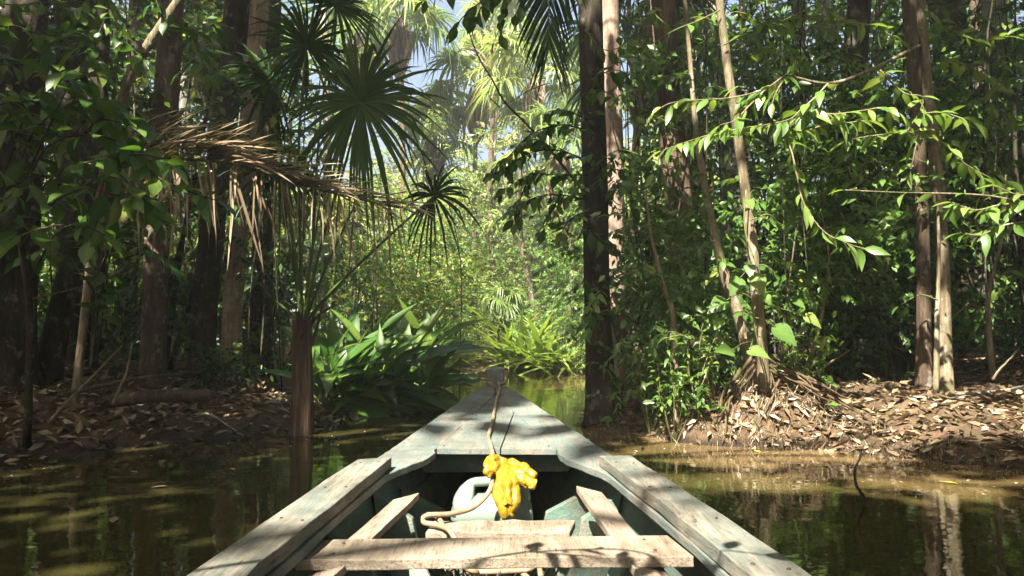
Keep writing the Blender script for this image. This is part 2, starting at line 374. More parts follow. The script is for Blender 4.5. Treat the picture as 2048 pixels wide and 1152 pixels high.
# ------------------------------------------------------------------ the setting: ground and river
left_px = [(0, 925), (120, 914), (230, 903), (400, 882), (540, 868), (620, 862), (672, 850), (682, 828), (720, 808), (790, 800), (850, 786), (900, 768), (965, 751)]
right_px = [(1170, 747), (1180, 760)]
front_px = [(1150, 852), (1235, 866), (1330, 878), (1500, 896), (1700, 912), (1850, 926), (2048, 950)]
LP = [at_z(*p)[:2] for p in left_px]; RP = [at_z(*p)[:2] for p in right_px]; FP = [at_z(*p)[:2] for p in front_px]
POLY = np.array([(-9.5, -60), (-9.0, -20), (-7.4, -4), (-6.6, 3)] + LP + [(0.6, 27.2)] + RP + [(2.1, 20), (1.5, 14), (1.15, 11.3)] + FP + [(6.9, 3), (7.2, -4), (8, -20), (8.5, -60)])
def signed(X, Y):
    P = np.stack([X, Y], -1).reshape(-1, 2); best = np.full(len(P), 1e9); ins = np.zeros(len(P), bool)
    for a, b in zip(POLY, np.roll(POLY, -1, 0)):
        ab = b - a; t = np.clip(((P - a) @ ab) / (ab @ ab), 0, 1); d = np.linalg.norm(P - a - t[:, None] * ab, axis=1); best = np.minimum(best, d)
        c = ((a[1] > P[:, 1]) != (b[1] > P[:, 1])) & (P[:, 0] < (b[0] - a[0]) * (P[:, 1] - a[1]) / (b[1] - a[1] + 1e-12) + a[0]); ins ^= c
    return np.where(ins, -best, best).reshape(np.shape(X))
_tab = np.random.default_rng(5).random((256, 256))
def vnoise(x, y):
    xi = np.floor(x).astype(int); yi = np.floor(y).astype(int); fx = x - xi; fy = y - yi; fx = fx * fx * (3 - 2 * fx); fy = fy * fy * (3 - 2 * fy)
    g = lambda i, j: _tab[i % 256, j % 256]
    return (g(xi, yi) * (1 - fx) + g(xi + 1, yi) * fx) * (1 - fy) + (g(xi, yi + 1) * (1 - fx) + g(xi + 1, yi + 1) * fx) * fy
def sm(x): x = np.clip(x, 0, 1); return x * x * (3 - 2 * x)
MOUND = at(1515, 720, 8.5)[:2]
def height(x, y):
    x = np.asarray(x, float); y = np.asarray(y, float)
    s = signed(x, y) + (vnoise(x * 2.3, y * 2.3) - .5) * .35 + (vnoise(x * 7, y * 7) - .5) * .12
    land = -.03 + .20 * sm(s / .45) + .30 * sm((s - .2) / 2.2) + .45 * sm((s - 1.5) / 6) + (vnoise(x * 1.1, y * 1.1) - .5) * .26 * sm(s / 1.5) + (vnoise(x * 4.1, y * 4.1) - .5) * .12 * sm(s / .5) + (vnoise(x * 12, y * 12) - .5) * .045
    md = .42 * np.exp(-(((x - MOUND[0]) / .62) ** 2 + ((y - MOUND[1]) / .5) ** 2)) * (.75 + .5 * vnoise(x * 5, y * 5)) + .22 * np.exp(-(((x - MOUND[0] + .75) / .4) ** 2 + ((y - MOUND[1] - .1) / .4) ** 2))
    return np.where(s < 0, np.maximum(-.7, -.03 + s * .55), land) + md
def hz(x, y): return float(height(np.array([x]), np.array([y]))[0])

def axis(a, b, d, lo, hi, k=1.28):
    c = list(np.arange(a, b + 1e-6, d)); s = d; v = a; L_ = []
    while v > lo: s *= k; v -= s; L_.append(v)
    s = d; v = b; H_ = []
    while v < hi: s *= k; v += s; H_.append(v)
    return np.array(L_[::-1] + c + H_)
gx = axis(-9, 9, .105, -320, 320); gy = axis(5.2, 14.5, .09, -120, 420, 1.12)
GX, GY = np.meshgrid(gx, gy); GZ = height(GX, GY)
b = Buf(); nx, ny = len(gx), len(gy)
ii = (np.arange(ny - 1)[:, None] * nx + np.arange(nx - 1)[None]).ravel()
b.add(np.stack([GX, GY, GZ], -1).reshape(-1, 3), np.concatenate([np.stack([ii, ii + 1, ii + nx + 1], -1), np.stack([ii, ii + nx + 1, ii + nx], -1)]))
ground = b.obj('ground', M['soil']); tag(ground, 'dark forest floor with leaf litter on both river banks', kind='structure')
ROOT_LOC['ground'] = Vector((0, 0, 0))
wx = axis(-8, 9, .3, -60, 60, 1.4); wy = axis(4.5, 12, .3, -80, 60, 1.3); WX, WY = np.meshgrid(wx, wy); sdist = -signed(WX, WY)
lit_shallows = np.clip(1 - sdist / 2.6, 0, 1) ** 1.3 * np.where(WX > .6, 1.0, .05); nx, ny = len(wx), len(wy); ii = (np.arange(ny - 1)[:, None] * nx + np.arange(nx - 1)[None]).ravel(); b = Buf()  # sunlit shallow bottom painted in as tan, nearly all on the right side
b.add(np.stack([WX, WY, WX * 0], -1).reshape(-1, 3), np.concatenate([np.stack([ii, ii + 1, ii + nx + 1], -1), np.stack([ii, ii + nx + 1, ii + nx], -1)]), np.clip(lit_shallows, 0, 1).ravel())
water = b.obj('water', M['water'], smooth=False); tag(water, 'still muddy river water, olive at the left and painted sunlit tan at the right bank', kind='structure')

# ------------------------------------------------------------------ the boat
tY = np.array([.2, 1.0, 1.64, 2.3, 3.2, 4.0, 4.84, 5.7, 6.45]); tW = np.array([.735, .72, .70, .65, .56, .445, .32, .205, .105]); tD = np.array([.572, .572, .572, .568, .538, .497, .46, .43, .40])
pW = np.polyfit(tY, tW, 5); pD = np.polyfit(tY, tD, 4)
def bw(Y): return np.polyval(pW, Y)
def bz(Y): return CAM_H - np.polyval(pD, Y)
def bx(Y): return -.025 - .026 * (np.asarray(Y) - 1.64)
boat = thing('boat', (-.06, 3.3, 0), 'long grey-green wooden river boat seen from inside, bow pointing away', 'boat')
def bevel(o, w=.004, seg=2):
    m = o.modifiers.new('bevel', 'BEVEL'); m.width = w; m.segments = seg; m.limit_method = 'ANGLE'; m.angle_limit = R(35); return o
def weld(o): return o
def plank(name, A, B, th, mat, bev=.004, off=None, jit=.0015, seed=0, parent=None):
    """solid board; A, B: edges of its top face (n x 3); th thickness along off (default down)"""
    g = np.random.default_rng(seed + 77); A = np.array(A, float); B = np.array(B, float); n = len(A)
    A += g.normal(size=A.shape) * jit; B += g.normal(size=B.shape) * jit
    d = np.array([0, 0, -th]) if off is None else np.asarray(off) * th
    V = np.concatenate([A, B, A + d, B + d]); F = []
    for i in range(n - 1):
        a, b_, c, e = i, n + i, 2 * n + i, 3 * n + i
        F += [(a, b_, b_ + 1, a + 1), (c, c + 1, e + 1, e), (a, a + 1, c + 1, c), (b_, e, e + 1, b_ + 1)]
    F += [(0, 2 * n, 3 * n, n), (n - 1, 2 * n - 1, 4 * n - 1, 3 * n - 1)]
    me = bpy.data.meshes.new(name); me.from_pydata([tuple(v) for v in V], [], F)
    bm = bmesh.new(); bm.from_mesh(me); bmesh.ops.recalc_face_normals(bm, faces=bm.faces); bm.to_mesh(me); bm.free()
    o = link(name, me, mat, parent if parent is not None else boat); bevel(o, bev); return o
def inner_edge(Y):
    seam = .288 * np.clip((5.7 - Y) / (5.7 - 3.57), 0, 2)
    rail = bw(Y) - .135
    k = sm((Y - 2.95) / .55)
    return np.where(Y < 3.5, rail * (1 - k) + .288 * k, seam)
Ys = np.concatenate([np.linspace(.25, 2.9, 14), np.linspace(2.97, 3.57, 14), np.linspace(3.65, 6.42, 18)])
for sgn in (-1, 1):
    O = np.stack([bx(Ys) + sgn * bw(Ys), Ys, bz(Ys)], -1)
    I = np.stack([bx(Ys) + sgn * np.maximum(inner_edge(Ys), .0035), Ys, bz(Ys)], -1)
    plank('gunwale', O, I, .03, M['wood_deck'], .004, seed=sgn + 3)
    Yc = np.linspace(.25, 3.08 if sgn < 0 else 3.16, 16); zc = bz(Yc) + .046
    O = np.stack([bx(Yc) + sgn * (bw(Yc) + .006), Yc, zc], -1); I = np.stack([bx(Yc) + sgn * (bw(Yc) - .128), Yc + (.03 if sgn < 0 else 0) * (np.arange(16) == 15), zc], -1)
    plank('rail_cap', O, I, .043, M['wood_grey'], .003, seed=sgn + 9, jit=.0022)
# foredeck: two boards between the side boards, split by a slanted seam
Yd = np.linspace(3.56, 5.69, 14)
split = np.where(Yd < 4.8, .02 + (.122 - .02) * (Yd - 3.56) / 1.24, 9)
lft = -inner_edge(Yd) + .003; rgt = np.minimum(split, inner_edge(Yd)) - .003
plank('deck_board', np.stack([bx(Yd) + lft, Yd, bz(Yd) + .001], -1), np.stack([bx(Yd) + np.maximum(rgt, lft + .002), Yd, bz(Yd) + .001], -1), .028, M['wood_deck'], .002, jit=.0004)
Yd = np.linspace(3.555, 4.72, 10); split = .02 + (.122 - .02) * (Yd - 3.56) / 1.24
plank('deck_board', np.stack([bx(Yd) + split + .003, Yd, bz(Yd)], -1), np.stack([bx(Yd) + inner_edge(Yd) - .003, Yd, bz(Yd)], -1), .028, M['wood_deck'], .002, jit=.0004)
# bow post
pc = bx(6.47); pz = CAM_H - .245
V = []
for z, hw, y0, y1 in ((.30, .05, 6.52, 6.62), (bz(6.4) - .03, .07, 6.38, 6.58), (bz(6.4) + .04, .078, 6.37, 6.58), (pz - .02, .080, 6.36, 6.58), (pz, .076, 6.37, 6.57)):
    V += [(pc - hw, y0, z), (pc + hw, y0, z), (pc + hw, y1, z), (pc - hw, y1, z)]
F = [(3, 2, 1, 0), (16, 17, 18, 19)] + [(4 * k + i, 4 * k + (i + 1) % 4, 4 * k + 4 + (i + 1) % 4, 4 * k + 4 + i) for k in range(4) for i in range(4)]
me = bpy.data.meshes.new('bow_post'); me.from_pydata(V, [], F); bevel(link('bow_post', me, M['wood_deck'], boat), .012, 3)
# hull sides: three overlapping planks a side, bottom boards
def zb(Y): Y = np.asarray(Y, float); return -.12 + .42 * np.clip((Y - 3.6) / 2.85, 0, 1) ** 2
FR = [(1.0, 0.0), (.94, .30), (.84, .62), (.68, 1.0)]
def sec(Y, k, sgn, inset=0.0):
    f, h = FR[k]; top = bz(Y) - .031; w = (bw(Y) - .016 - inset) * f
    return np.stack([bx(Y) + sgn * w, Y, top + (zb(Y) - top) * h], -1)
Yh = np.linspace(.25, 6.44, 26)
for sgn in (-1, 1):
    for k in range(3):
        A = sec(Yh, k, sgn, .006 * k); B = sec(Yh, k + 1, sgn, .006 * k); B[:, 2] -= .012 if k < 2 else 0
        plank('side_plank', A, B, .018, M['paint_green'] if k else M['paint_dark'], .002, off=(sgn * -1.0, 0, -.15), seed=k)
    A = sec(Yh, 0, sgn, .018); A[:, 2] -= .001; B = A + np.array([-sgn * .032, 0, 0]); yy = Yh < 3.5
    plank('inwale', A[yy], B[yy], .045, M['wood_grey'], .003, seed=21)
Yb = np.linspace(.25, 5.9, 16)
for k in range(4):
    u0, u1 = -1 + k * .5 + .006, -1 + (k + 1) * .5 - .006; hw = bw(Yb) * .70
    plank('bottom_board', np.stack([bx(Yb) + hw * u0, Yb, zb(Yb) + .012], -1), np.stack([bx(Yb) + hw * u1, Yb, zb(Yb) + .012], -1), .02, M['paint_dark'], .003, seed=k)
# board under the fore deck edge, ribs, floor timbers
def cross_board(name, Y, h0, h1, th, mat, hw0, hw1, seed=0):
    c = float(bx(Y)); A = [(c - hw0, Y, h0), (c + hw0, Y, h0)]; B = [(c - hw1, Y, h1), (c + hw1, Y, h1)]
    return plank(name, A, B, th, mat, .004, off=(0, 1, 0), seed=seed)
Yk = 3.80; w_ = float(bw(Yk))
cross_board('bulkhead_board', Yk, float(bz(Yk)) - .031, CAM_H - .675, .03, M['paint_green'], w_ - .035, w_ - .105)
def side_arm(Y, sgn, hA, hB, dep, th, mat, tip=.10, seed=0):
    """frame arm lying on the inside of the hull side from fraction hA (top) to hB (chine)"""
    def pt(h, ins):
        hs = [f[1] for f in FR]; fs = [f[0] for f in FR]; f = np.interp(h, hs, fs); top = float(bz(Y)) - .031
        return (float(bx(Y)) + sgn * ((float(bw(Y)) - .045) * f - ins), Y, top + (float(zb(Y)) - top) * h)
    outer = [pt(hA, 0), pt((hA + hB) / 2, 0), pt(hB, 0)]; inn = [pt(hA + tip, dep), pt((hA + hB) / 2 + .03, dep), pt(hB - .02, dep * 1.3)]
    return plank('rib', outer, inn, th, mat, .004, off=(0, 1, 0), seed=seed)
for i, (Y, hA, dep) in enumerate(((3.50, .20, .20), (3.08, .08, .15), (2.52, .10, .13), (2.0, .10, .13), (1.5, .12, .12))):
    for sgn in (-1, 1): side_arm(Y, sgn, hA, 1.0, dep, .05, M['paint_green'], .16, i * 2 + (sgn > 0))
    z0 = float(zb(Y)) + .013; hw = float(bw(Y)) * .64
    cross_board('floor_timber', Y, z0 + .10, z0, .05, M['paint_green'], hw - .03, hw - .05, 50 + i)
# diagonal braces either side (sloping boards that stand between the floor and the sides)
for i, (Y, sg) in enumerate(((2.62, -1), (2.60, 1), (2.05, -1), (2.05, 1))):
    c = float(bx(Y)); x0 = c + sg * .27; x1 = c + sg * .43; z0 = .14; z1 = .44
    plank('brace', [(x0 - sg * .05, Y - .10, z0 + .20), (x1 - sg * .13, Y + .02, z1)], [(x0 + sg * .02, Y - .10, z0 + .10), (x1 - sg * .03, Y + .02, z1 - .08)], .03, M['paint_green'], .004, off=(0, 1, 0), seed=80 + i)
# bare risers along the sides, seat and the small forward thwart
for sg, P0, P1 in ((-1, at(812, 992, 2.96), at(640, 1150, 2.02)), (1, at(1178, 978, 2.96), at(1310, 1150, 2.02))):
    P1 = P0 + (P1 - P0) * 1.55; n_ = 8; t_ = np.linspace(0, 1, n_)[:, None]; C_ = P0 + (P1 - P0) * t_
    sd__ = np.array([1.0, .12 * sg, -.28 * sg]); sd__ /= np.linalg.norm(sd__)
    plank('seat_riser', C_ - sd__ * .055, C_ + sd__ * .055, .026, M['wood_bare'], .003, seed=31 + sg)
Zs = CAM_H - .60
def seat_pts(a, b_, n=10): a = np.array(a); b_ = np.array(b_); return a + (b_ - a) * np.linspace(0, 1, n)[:, None]
sA = at(638, 1071, 2.27); sB = at(1336, 1059, 2.29); sC = at(590, 1108, 2.06); sD = at(1387, 1103, 2.07)
for p in (sA, sB, sC, sD): p[2] = Zs + (p[0] * .006)
plank('seat', seat_pts(sA, sB), seat_pts(sC, sD), .03, M['wood_bare_x'], .003, seed=40, jit=.001)
tA = at(868, 1033, 3.0); tB = at(1150, 1030, 3.02); tC = at(850, 1056, 2.82); tD2 = at(1140, 1054, 2.84)
for p in (tA, tB, tC, tD2): p[2] = CAM_H - .725
plank('thwart', seat_pts(tA, tB), seat_pts(tC, tD2), .035, M['wood_bare_x'], .006, seed=43, jit=.003)
# nail heads
b = Buf(); a_ = np.linspace(0, 2 * np.pi, 8, endpoint=False); b.add(np.concatenate([np.stack([np.cos(a_) * .0055, np.sin(a_) * .0055, a_ * 0], -1), np.stack([np.cos(a_) * .004, np.sin(a_) * .004, a_ * 0 + .0025], -1)]), [(i, (i + 1) % 8, 8 + (i + 1) % 8) for i in range(8)] + [(i, 8 + (i + 1) % 8, 8 + i) for i in range(8)] + [(8, 8 + i, 9 + i) for i in range(1, 7)]); nail_me = b.mesh('nail')
nm, nt_, no_ = newmat('rusty_nail'); pbsdf(nt_, no_, (.045, .025, .016), .6, .4)
for sgn in (-1, 1):
    for Y in np.arange(.9, 3.1, .42):
        for e in (.03, .10): link('nail', nail_me, nm, boat, Matrix.Translation((float(bx(Y)) + sgn * (float(bw(Y)) - e), Y + .02 * math.sin(Y * 9 + e * 50), float(bz(Y)) + .0475)))
    for Y in np.arange(3.7, 6.2, .36): link('nail', nail_me, nm, boat, Matrix.Translation((float(bx(Y)) + sgn * (float(bw(Y)) - .03), Y, float(bz(Y)) + .0015)))
    for Y in (3.62, 4.1, 4.6): link('nail', nail_me, nm, boat, Matrix.Translation((float(bx(Y)) + sgn * (float(inner_edge(np.array([Y]))[0]) - .025), Y, float(bz(Y)) + .0025)))
    for k in (.25, .75):
        q_ = (sA * (1 - k) + sC * k) if sgn < 0 else (sB * (1 - k) + sD * k); link('nail', nail_me, nm, boat, Matrix.Translation((q_[0] - sgn * .09, q_[1], q_[2] + .0015)))
# dry grass lying on the bottom boards
g = np.random.default_rng(3); b = Buf(); n = 900
P = np.stack([-.06 + g.normal(size=n) * .13, 2.95 + g.normal(size=n) * .18, .0 + g.random(n) * .13], -1); D = rand_dir(g, n, .1)
put_leaves(b, P, D, rand_dir(g, n, .5), .10 + .12 * g.random(n), .006, T_SIMPLE, g.random(n))
o = b.obj('dry_grass', M['straw']); tag(o, 'silvery dry grass heaped in the bottom of the boat', 'dry grass', kind='stuff')

# ------------------------------------------------------------------ jerrycan
jx, jy, jz = -.088, 3.32, .185
jug = thing('jerrycan', (jx, jy, jz), 'pale green plastic jerrycan standing behind the small thwart in the boat', 'jerrycan')
def loft(secs, n=32):
    V = []; F = []
    for (cx, cy, z, hw, hd, r) in secs:
        for a in np.linspace(0, 2 * np.pi, n, endpoint=False):
            ca, sa = math.cos(a), math.sin(a); e = r
            V.append((cx + hw * math.copysign(abs(ca) ** e, ca), cy + hd * math.copysign(abs(sa) ** e, sa), z))
    m = len(secs)
    for k in range(m - 1):
        for i in range(n): F.append((k * n + i, k * n + (i + 1) % n, (k + 1) * n + (i + 1) % n, (k + 1) * n + i))
    F.append(tuple(range(n))[::-1]); F.append(tuple(range((m - 1) * n, m * n)))
    me = bpy.data.meshes.new('loft'); me.from_pydata(V, [], F); me.polygons.foreach_set('use_smooth', [True] * len(F)); return me
H = .315
secs = [(jx, jy, jz, .165, .095, .4), (jx, jy, jz + .012, .178, .107, .38), (jx, jy, jz + .05, .182, .11, .36), (jx, jy, jz + .158, .182, .11, .36), (jx, jy, jz + .165, .177, .105, .36), (jx, jy, jz + .178, .177, .105, .36), (jx, jy, jz + .185, .182, .11, .36), (jx, jy, jz + .225, .178, .108, .38), (jx + .01, jy, jz + .26, .150, .092, .42), (jx + .015, jy, jz + .275, .125, .07, .5), (jx + .018, jy, jz + .28, .09, .05, .6)]
me = loft(secs, 40); me.name = 'body'; bd = link('body', me, M['jug'], jug)
Pth = spline([(jx - .135, jy, jz + .235), (jx - .128, jy, jz + .285), (jx - .095, jy, jz + .325), (jx - .03, jy, jz + .335), (jx + .05, jy, jz + .335), (jx + .085, jy, jz + .315), (jx + .09, jy, jz + .26)], 30)
b = Buf(); V, F = tube(Pth, np.interp(np.linspace(0, 1, 30), [0, .12, .25, .8, 1], [.045, .034, .021, .021, .03]), 14); b.add(V, F); b.obj('handle', M['jug'], jug)
# raised shoulder at the left, cut by the finger opening
me = loft([(jx - .128, jy, jz + .20, .05, .10, .4), (jx - .124, jy, jz + .27, .046, .085, .42), (jx - .112, jy, jz + .305, .036, .062, .5), (jx - .105, jy, jz + .325, .022, .04, .6)], 24); me.name = 'shoulder'; link('shoulder', me, M['jug'], jug)
me = loft([(jx + .14, jy, jz + .25, .03, .03, 1), (jx + .14, jy, jz + .30, .03, .03, 1), (jx + .14, jy, jz + .305, .026, .026, 1)], 20); me.name = 'cap'; link('cap', me, M['jug_cap'], jug)

# ------------------------------------------------------------------ crumpled yellow bag on the jerrycan
def bag_mesh():
    bm = bmesh.new(); g = np.random.default_rng(8)
    lobes = [([at(1012, 930, 3.24), at(1004, 960, 3.17), at(1001, 990, 3.14), at(1008, 1020, 3.11), at(1010, 1036, 3.10)], [.028, .034, .036, .032, .018], 1),
             ([at(1024, 936, 3.24), at(1026, 965, 3.16), at(1024, 1000, 3.13), at(1020, 1022, 3.11), at(1018, 1034, 3.10)], [.030, .036, .036, .030, .020], 1),
             ([at(1014, 935, 3.22), at(1013, 970, 3.12), at(1015, 1010, 3.09)], [.02, .026, .018], 1),
             ([at(1005, 928, 3.28), at(1032, 934, 3.26), at(1056, 945, 3.24), at(1070, 955, 3.22)], [.030, .034, .032, .020], 1),
             ([at(1015, 940, 3.22), at(1040, 955, 3.18), at(1060, 966, 3.16), at(1074, 968, 3.16)], [.030, .032, .030, .022], 1),
             ([at(1052, 955, 3.16), at(1064, 972, 3.13), at(1060, 980, 3.12)], [.02, .022, .012], 1),
             ([at(1010, 928, 3.26), at(992, 921, 3.25), at(978, 926, 3.23), at(968, 938, 3.21)], [.030, .028, .026, .012], 1),
             ([at(1008, 935, 3.24), at(990, 938, 3.2), at(976, 944, 3.18), at(980, 956, 3.17)], [.028, .026, .022, .010], 1),
             ([at(985, 918, 3.25), at(980, 915, 3.25), at(973, 920, 3.24)], [.018, .018, .012], 1)]
    for pts, rad, fl in lobes:
        P = spline(pts, 30); r = np.interp(np.linspace(0, 1, 30), np.linspace(0, 1, len(rad)), rad); V, F = tube(P, r, 28)
        vs = [bm.verts.new(v) for v in V]
        for f in F:
            try: bm.faces.new([vs[i] for i in f])
            except ValueError: pass
    me = bpy.data.meshes.new('bag_raw'); bm.to_mesh(me); bm.free()
    o = bpy.data.objects.new('bag_raw', me); COL.objects.link(o); md = o.modifiers.new('r', 'REMESH'); md.mode = 'VOXEL'; md.voxel_size = .003
    dg = bpy.context.evaluated_depsgraph_get(); ev = o.evaluated_get(dg); m2 = bpy.data.meshes.new_from_object(ev); bpy.data.objects.remove(o)
    n = len(m2.vertices); co = np.zeros(n * 3, np.float32); m2.vertices.foreach_get('co', co); co = co.reshape(-1, 3)
    no = np.zeros(n * 3, np.float32); m2.vertices.foreach_get('normal', no); no = no.reshape(-1, 3)
    d = np.zeros(n)
    for i in range(n):
        p = Vector(co[i]); q = p + mnoise.noise_vector(p * 12) * .018
        v = mnoise.voronoi(Vector((q.x * 20, q.y * 14, q.z * 9)))[0]; u = mnoise.voronoi(Vector((q.x * 58 + 3, q.y * 42, q.z * 36)))[0]
        d[i] = .024 * (v[1] - v[0]) + .0025 * (u[1] - u[0]) + .005 * mnoise.noise(p * 20)
    co = co + no * (d - .009)[:, None]
    m2.vertices.foreach_set('co', co.astype(np.float32).ravel()); m2.update()
    o = bpy.data.objects.new('bag_raw', m2); COL.objects.link(o); md = o.modifiers.new('d', 'DECIMATE'); md.ratio = .055
    dg = bpy.context.evaluated_depsgraph_get(); m3 = bpy.data.meshes.new_from_object(o.evaluated_get(dg)); bpy.data.objects.remove(o)
    m3.polygons.foreach_set('use_smooth', [False] * len(m3.polygons)); m3.update(); m3.name = 'plastic_bag'; m3.materials.clear()
    return m3
bag = link('plastic_bag', bag_mesh(), M['bag']); tag(bag, 'crumpled yellow plastic bag draped over the jerrycan handle', 'plastic bag')

# ------------------------------------------------------------------ rope from the bow post to the coil in the boat
def deckp(px, py):
    Y = 4.0
    for _ in range(20): z = float(bz(Y)) + .013; Y = at_z(px, py, z)[1]
    return at_z(px, py, z)
rp = [at(997, 764, 6.34), at(999, 775, 6.25), deckp(999, 783), deckp(994, 797), deckp(989, 820), deckp(985, 845), deckp(978, 868), deckp(977, 876), at(980, 886, 3.52), at(985, 905, 3.48), at(985, 935, 3.38), at(984, 968, 3.16), at(972, 992, 3.12), at(945, 1016, 3.05), at(900, 1028, 2.97), at(862, 1030, 2.93), at(845, 1037, 2.90), at(850, 1046, 2.87), at(872, 1050, 2.85), at(900, 1062, 2.78), at(918, 1100, 2.7), at(930, 1135, 2.72), at(955, 1148, 2.75)]
coil = []
for a in np.linspace(2.6, 2.6 + 4 * np.pi, 26): coil.append(np.array([-.06 + .13 * math.cos(a), 2.86 + .16 * math.sin(a), .17 + .006 * a - .02]))
rp += coil + [at(1050, 1140, 2.8), at(1075, 1128, 2.85), at(1082, 1152, 2.7)]
b = Buf(); P = spline(rp, 260); V, F = tube(P, .0105, 8); b.add(V, F)
rope = b.obj('rope', M['rope']); tag(rope, 'tan rope running from the bow post over the deck to a coil', 'rope')
rope_root = rope
P2 = spline([at(848, 1043, 2.90), at(842, 1036, 2.94), at(850, 1030, 2.98), at(870, 1031, 2.99), at(882, 1044, 2.93), at(888, 1064, 2.85), at(893, 1100, 2.75), at(905, 1140, 2.7)], 50)
b = Buf(); V, F = tube(P2, .0105, 8); b.add(V, F); b.obj('rope', M['rope']); o = bpy.data.objects['rope.001']; o.parent = rope; o.name = 'loop'
P3 = spline([at(992, 774, 6.33), at(983, 768, 6.34), at(976, 764, 6.42), at(980, 763, 6.62), at(1006, 763, 6.62), at(1009, 765, 6.4), at(1002, 768, 6.33), at(995, 768, 6.31)], 40)
b = Buf(); V, F = tube(P3, .0105, 8); b.add(V, F); o = b.obj('knot', M['rope']); o.parent = rope

# ------------------------------------------------------------------ where the sun comes through the canopy
for px, py, Y, r in ((700, 955, 2.9, .42), (640, 990, 2.6, .3), (520, 1060, 2.1, .22), (760, 1030, 2.7, .3), (1150, 1085, 2.15, .42), (1300, 1085, 2.15, .34), (900, 1085, 2.15, .25), (1330, 1000, 2.4, .33), (1430, 1065, 2.0, .26), (1560, 1140, 1.65, .25), (1240, 930, 2.9, .28),
                     (950, 970, 3.2, .33), (1030, 960, 3.2, .35), (960, 870, 3.65, .3), (1060, 868, 3.7, .27), (850, 890, 3.5, .2), (1000, 820, 4.8, .2), (1080, 835, 4.5, .22), (1180, 1010, 2.8, .3), (900, 860, 3.8, .25), (870, 960, 3.4, .3), (1120, 960, 3.4, .32), (820, 1000, 2.9, .25), (1240, 1000, 2.9, .28)): shaft(at(px, py, Y), r)
for px in range(1320, 2100, 85): shaft(at(px, 865, 7.9), .72)
for px in range(1560, 2100, 110): shaft(at(px, 800, 8.9), .42)
for px in range(1250, 2100, 200): shaft(at(px, 990, 6.2), .45)
for px, py in ((1350, 290), (1440, 250), (1530, 250), (1600, 240), (1680, 245), (1760, 245), (1840, 250), (1910, 260), (1960, 330), (1600, 330), (1620, 430), (1690, 480), (1950, 410), (2020, 410), (1480, 180), (1650, 160), (1780, 120)): shaft(at(px, py, 7.0), .40, .25)
for py in (60, 180, 300, 420, 540, 640, 720, 800): shaft(at(1440 + py * .12, py, 8.3), .32, .3); shaft(at(1395 + py * .16, py, 8.6), .22, .3)
for px, py in ((1480, 560), (1450, 600), (1560, 660), (1370, 700), (1400, 690), (1620, 610), (1320, 720), (1540, 760)): shaft(at(px, py, 8.2), .34, .3)
for py in (20, 100, 180, 260, 340, 430, 520): shaft(at(1228, py, 13), .55, .4)
for px, py, Y, r in ((462, 640, 11.5, .5), (462, 700, 11.5, .5), (520, 690, 12.8, .25), (545, 770, 10.5, .3), (330, 770, 9.8, .22), (240, 775, 9.5, .2), (700, 640, 12, .95), (760, 610, 12, .95), (800, 650, 12.5, .9), (830, 700, 12.5, .8), (680, 700, 11.5, .7), (480, 290, 7.6, .35), (560, 330, 7.6, .3), (650, 350, 7.6, .35), (420, 270, 7.6, .3), (600, 450, 7.5, .3), (500, 450, 7.5, .3), (1850, 400, 8.8, .35), (1880, 620, 8.8, .3), (1855, 700, 8.8, .25), (1960, 660, 13, .4), (1500, 950, 6.4, .5), (1900, 970, 5.6, .5)): shaft(at(px, py, Y), r)

for x in (-4.5, -2.2, 0.1, 2.4, 4.5):
    for y in (18.5, 22, 26, 30, 34, 38, 43): 
        if abs(x) < 1.2 + y * .085: shaft((x * .9, y, 1.0), 1.9, 1.2, True)
for y in (26, 30, 34, 38): shaft((0, y, 6), 3.2, 1.5, True); shaft((-3, y, 7), 2.5, 1.5, True); shaft((3, y, 7), 2.5, 1.5, True)
for px, py, Y, r in ((95, 640, 17, .9), (230, 650, 18, 1.1), (200, 560, 20, .9), (360, 620, 19, .7), (560, 560, 17, .8), (690, 560, 20, 1.2), (420, 330, 22, .9), (80, 300, 22, .9), (1560, 250, 16, .9), (1450, 400, 14, .5), (1700, 200, 18, .9), (1960, 150, 15, .8), (1640, 380, 16, .7), (1990, 420, 16, .7), (1480, 240, 17, .7), (1300, 560, 13.5, .5)): shaft(at(px, py, Y), r, 2.5)

g = np.random.default_rng(404)
for i in range(34): shaft(at(g.uniform(1270, 2040), g.uniform(40, 660), g.uniform(9.6, 12.5)), .18 + .3 * g.random(), .35)
for i in range(12): shaft(at(g.uniform(0, 600), g.uniform(60, 640), g.uniform(9, 12)), .06 + .15 * g.random(), .35)
for i in range(16): shaft(at(g.uniform(20, 680), g.uniform(150, 680), g.uniform(17, 26)), .5 + .6 * g.random(), 1.2, i % 2 == 0)
for i in range(10): shaft(at(g.uniform(1260, 2040), g.uniform(50, 600), g.uniform(15, 24)), .5 + .6 * g.random(), 1.2, i % 2 == 0)

# ------------------------------------------------------------------ tall trees
def trunk_mesh(path, r0, r1, seed, flare=0.5, lump=0.06, n=14, seg=40, flare_h=.9):
    g = np.random.default_rng(seed); P = spline(path, seg); z = P[:, 2] - P[0, 2]; t = z / max(z[-1], .1)
    rad = r0 + (r1 - r0) * t; rad = rad * (1 + flare * np.exp(-np.maximum(z, 0) / (flare_h * .35)))
    V, F = tube(P, rad, n)
    k = len(V) - 2; a = np.tile(np.arange(n), seg); zz = np.repeat(z, n); ang = a * 2 * np.pi / n
    w = np.zeros(k)
    for q in range(4): w += np.sin(ang * g.integers(1, 6) + g.random() * 6 + zz * g.normal() * 2.2) * g.random()
    w *= lump; w += flare * .25 * np.exp(-np.maximum(zz, 0) / (flare_h * .4)) * np.sin(ang * 5 + seed)
    C = np.repeat(P, n, axis=0); V[:k] = C + (V[:k] - C) * (1 + w)[:, None]
    return V, F, P
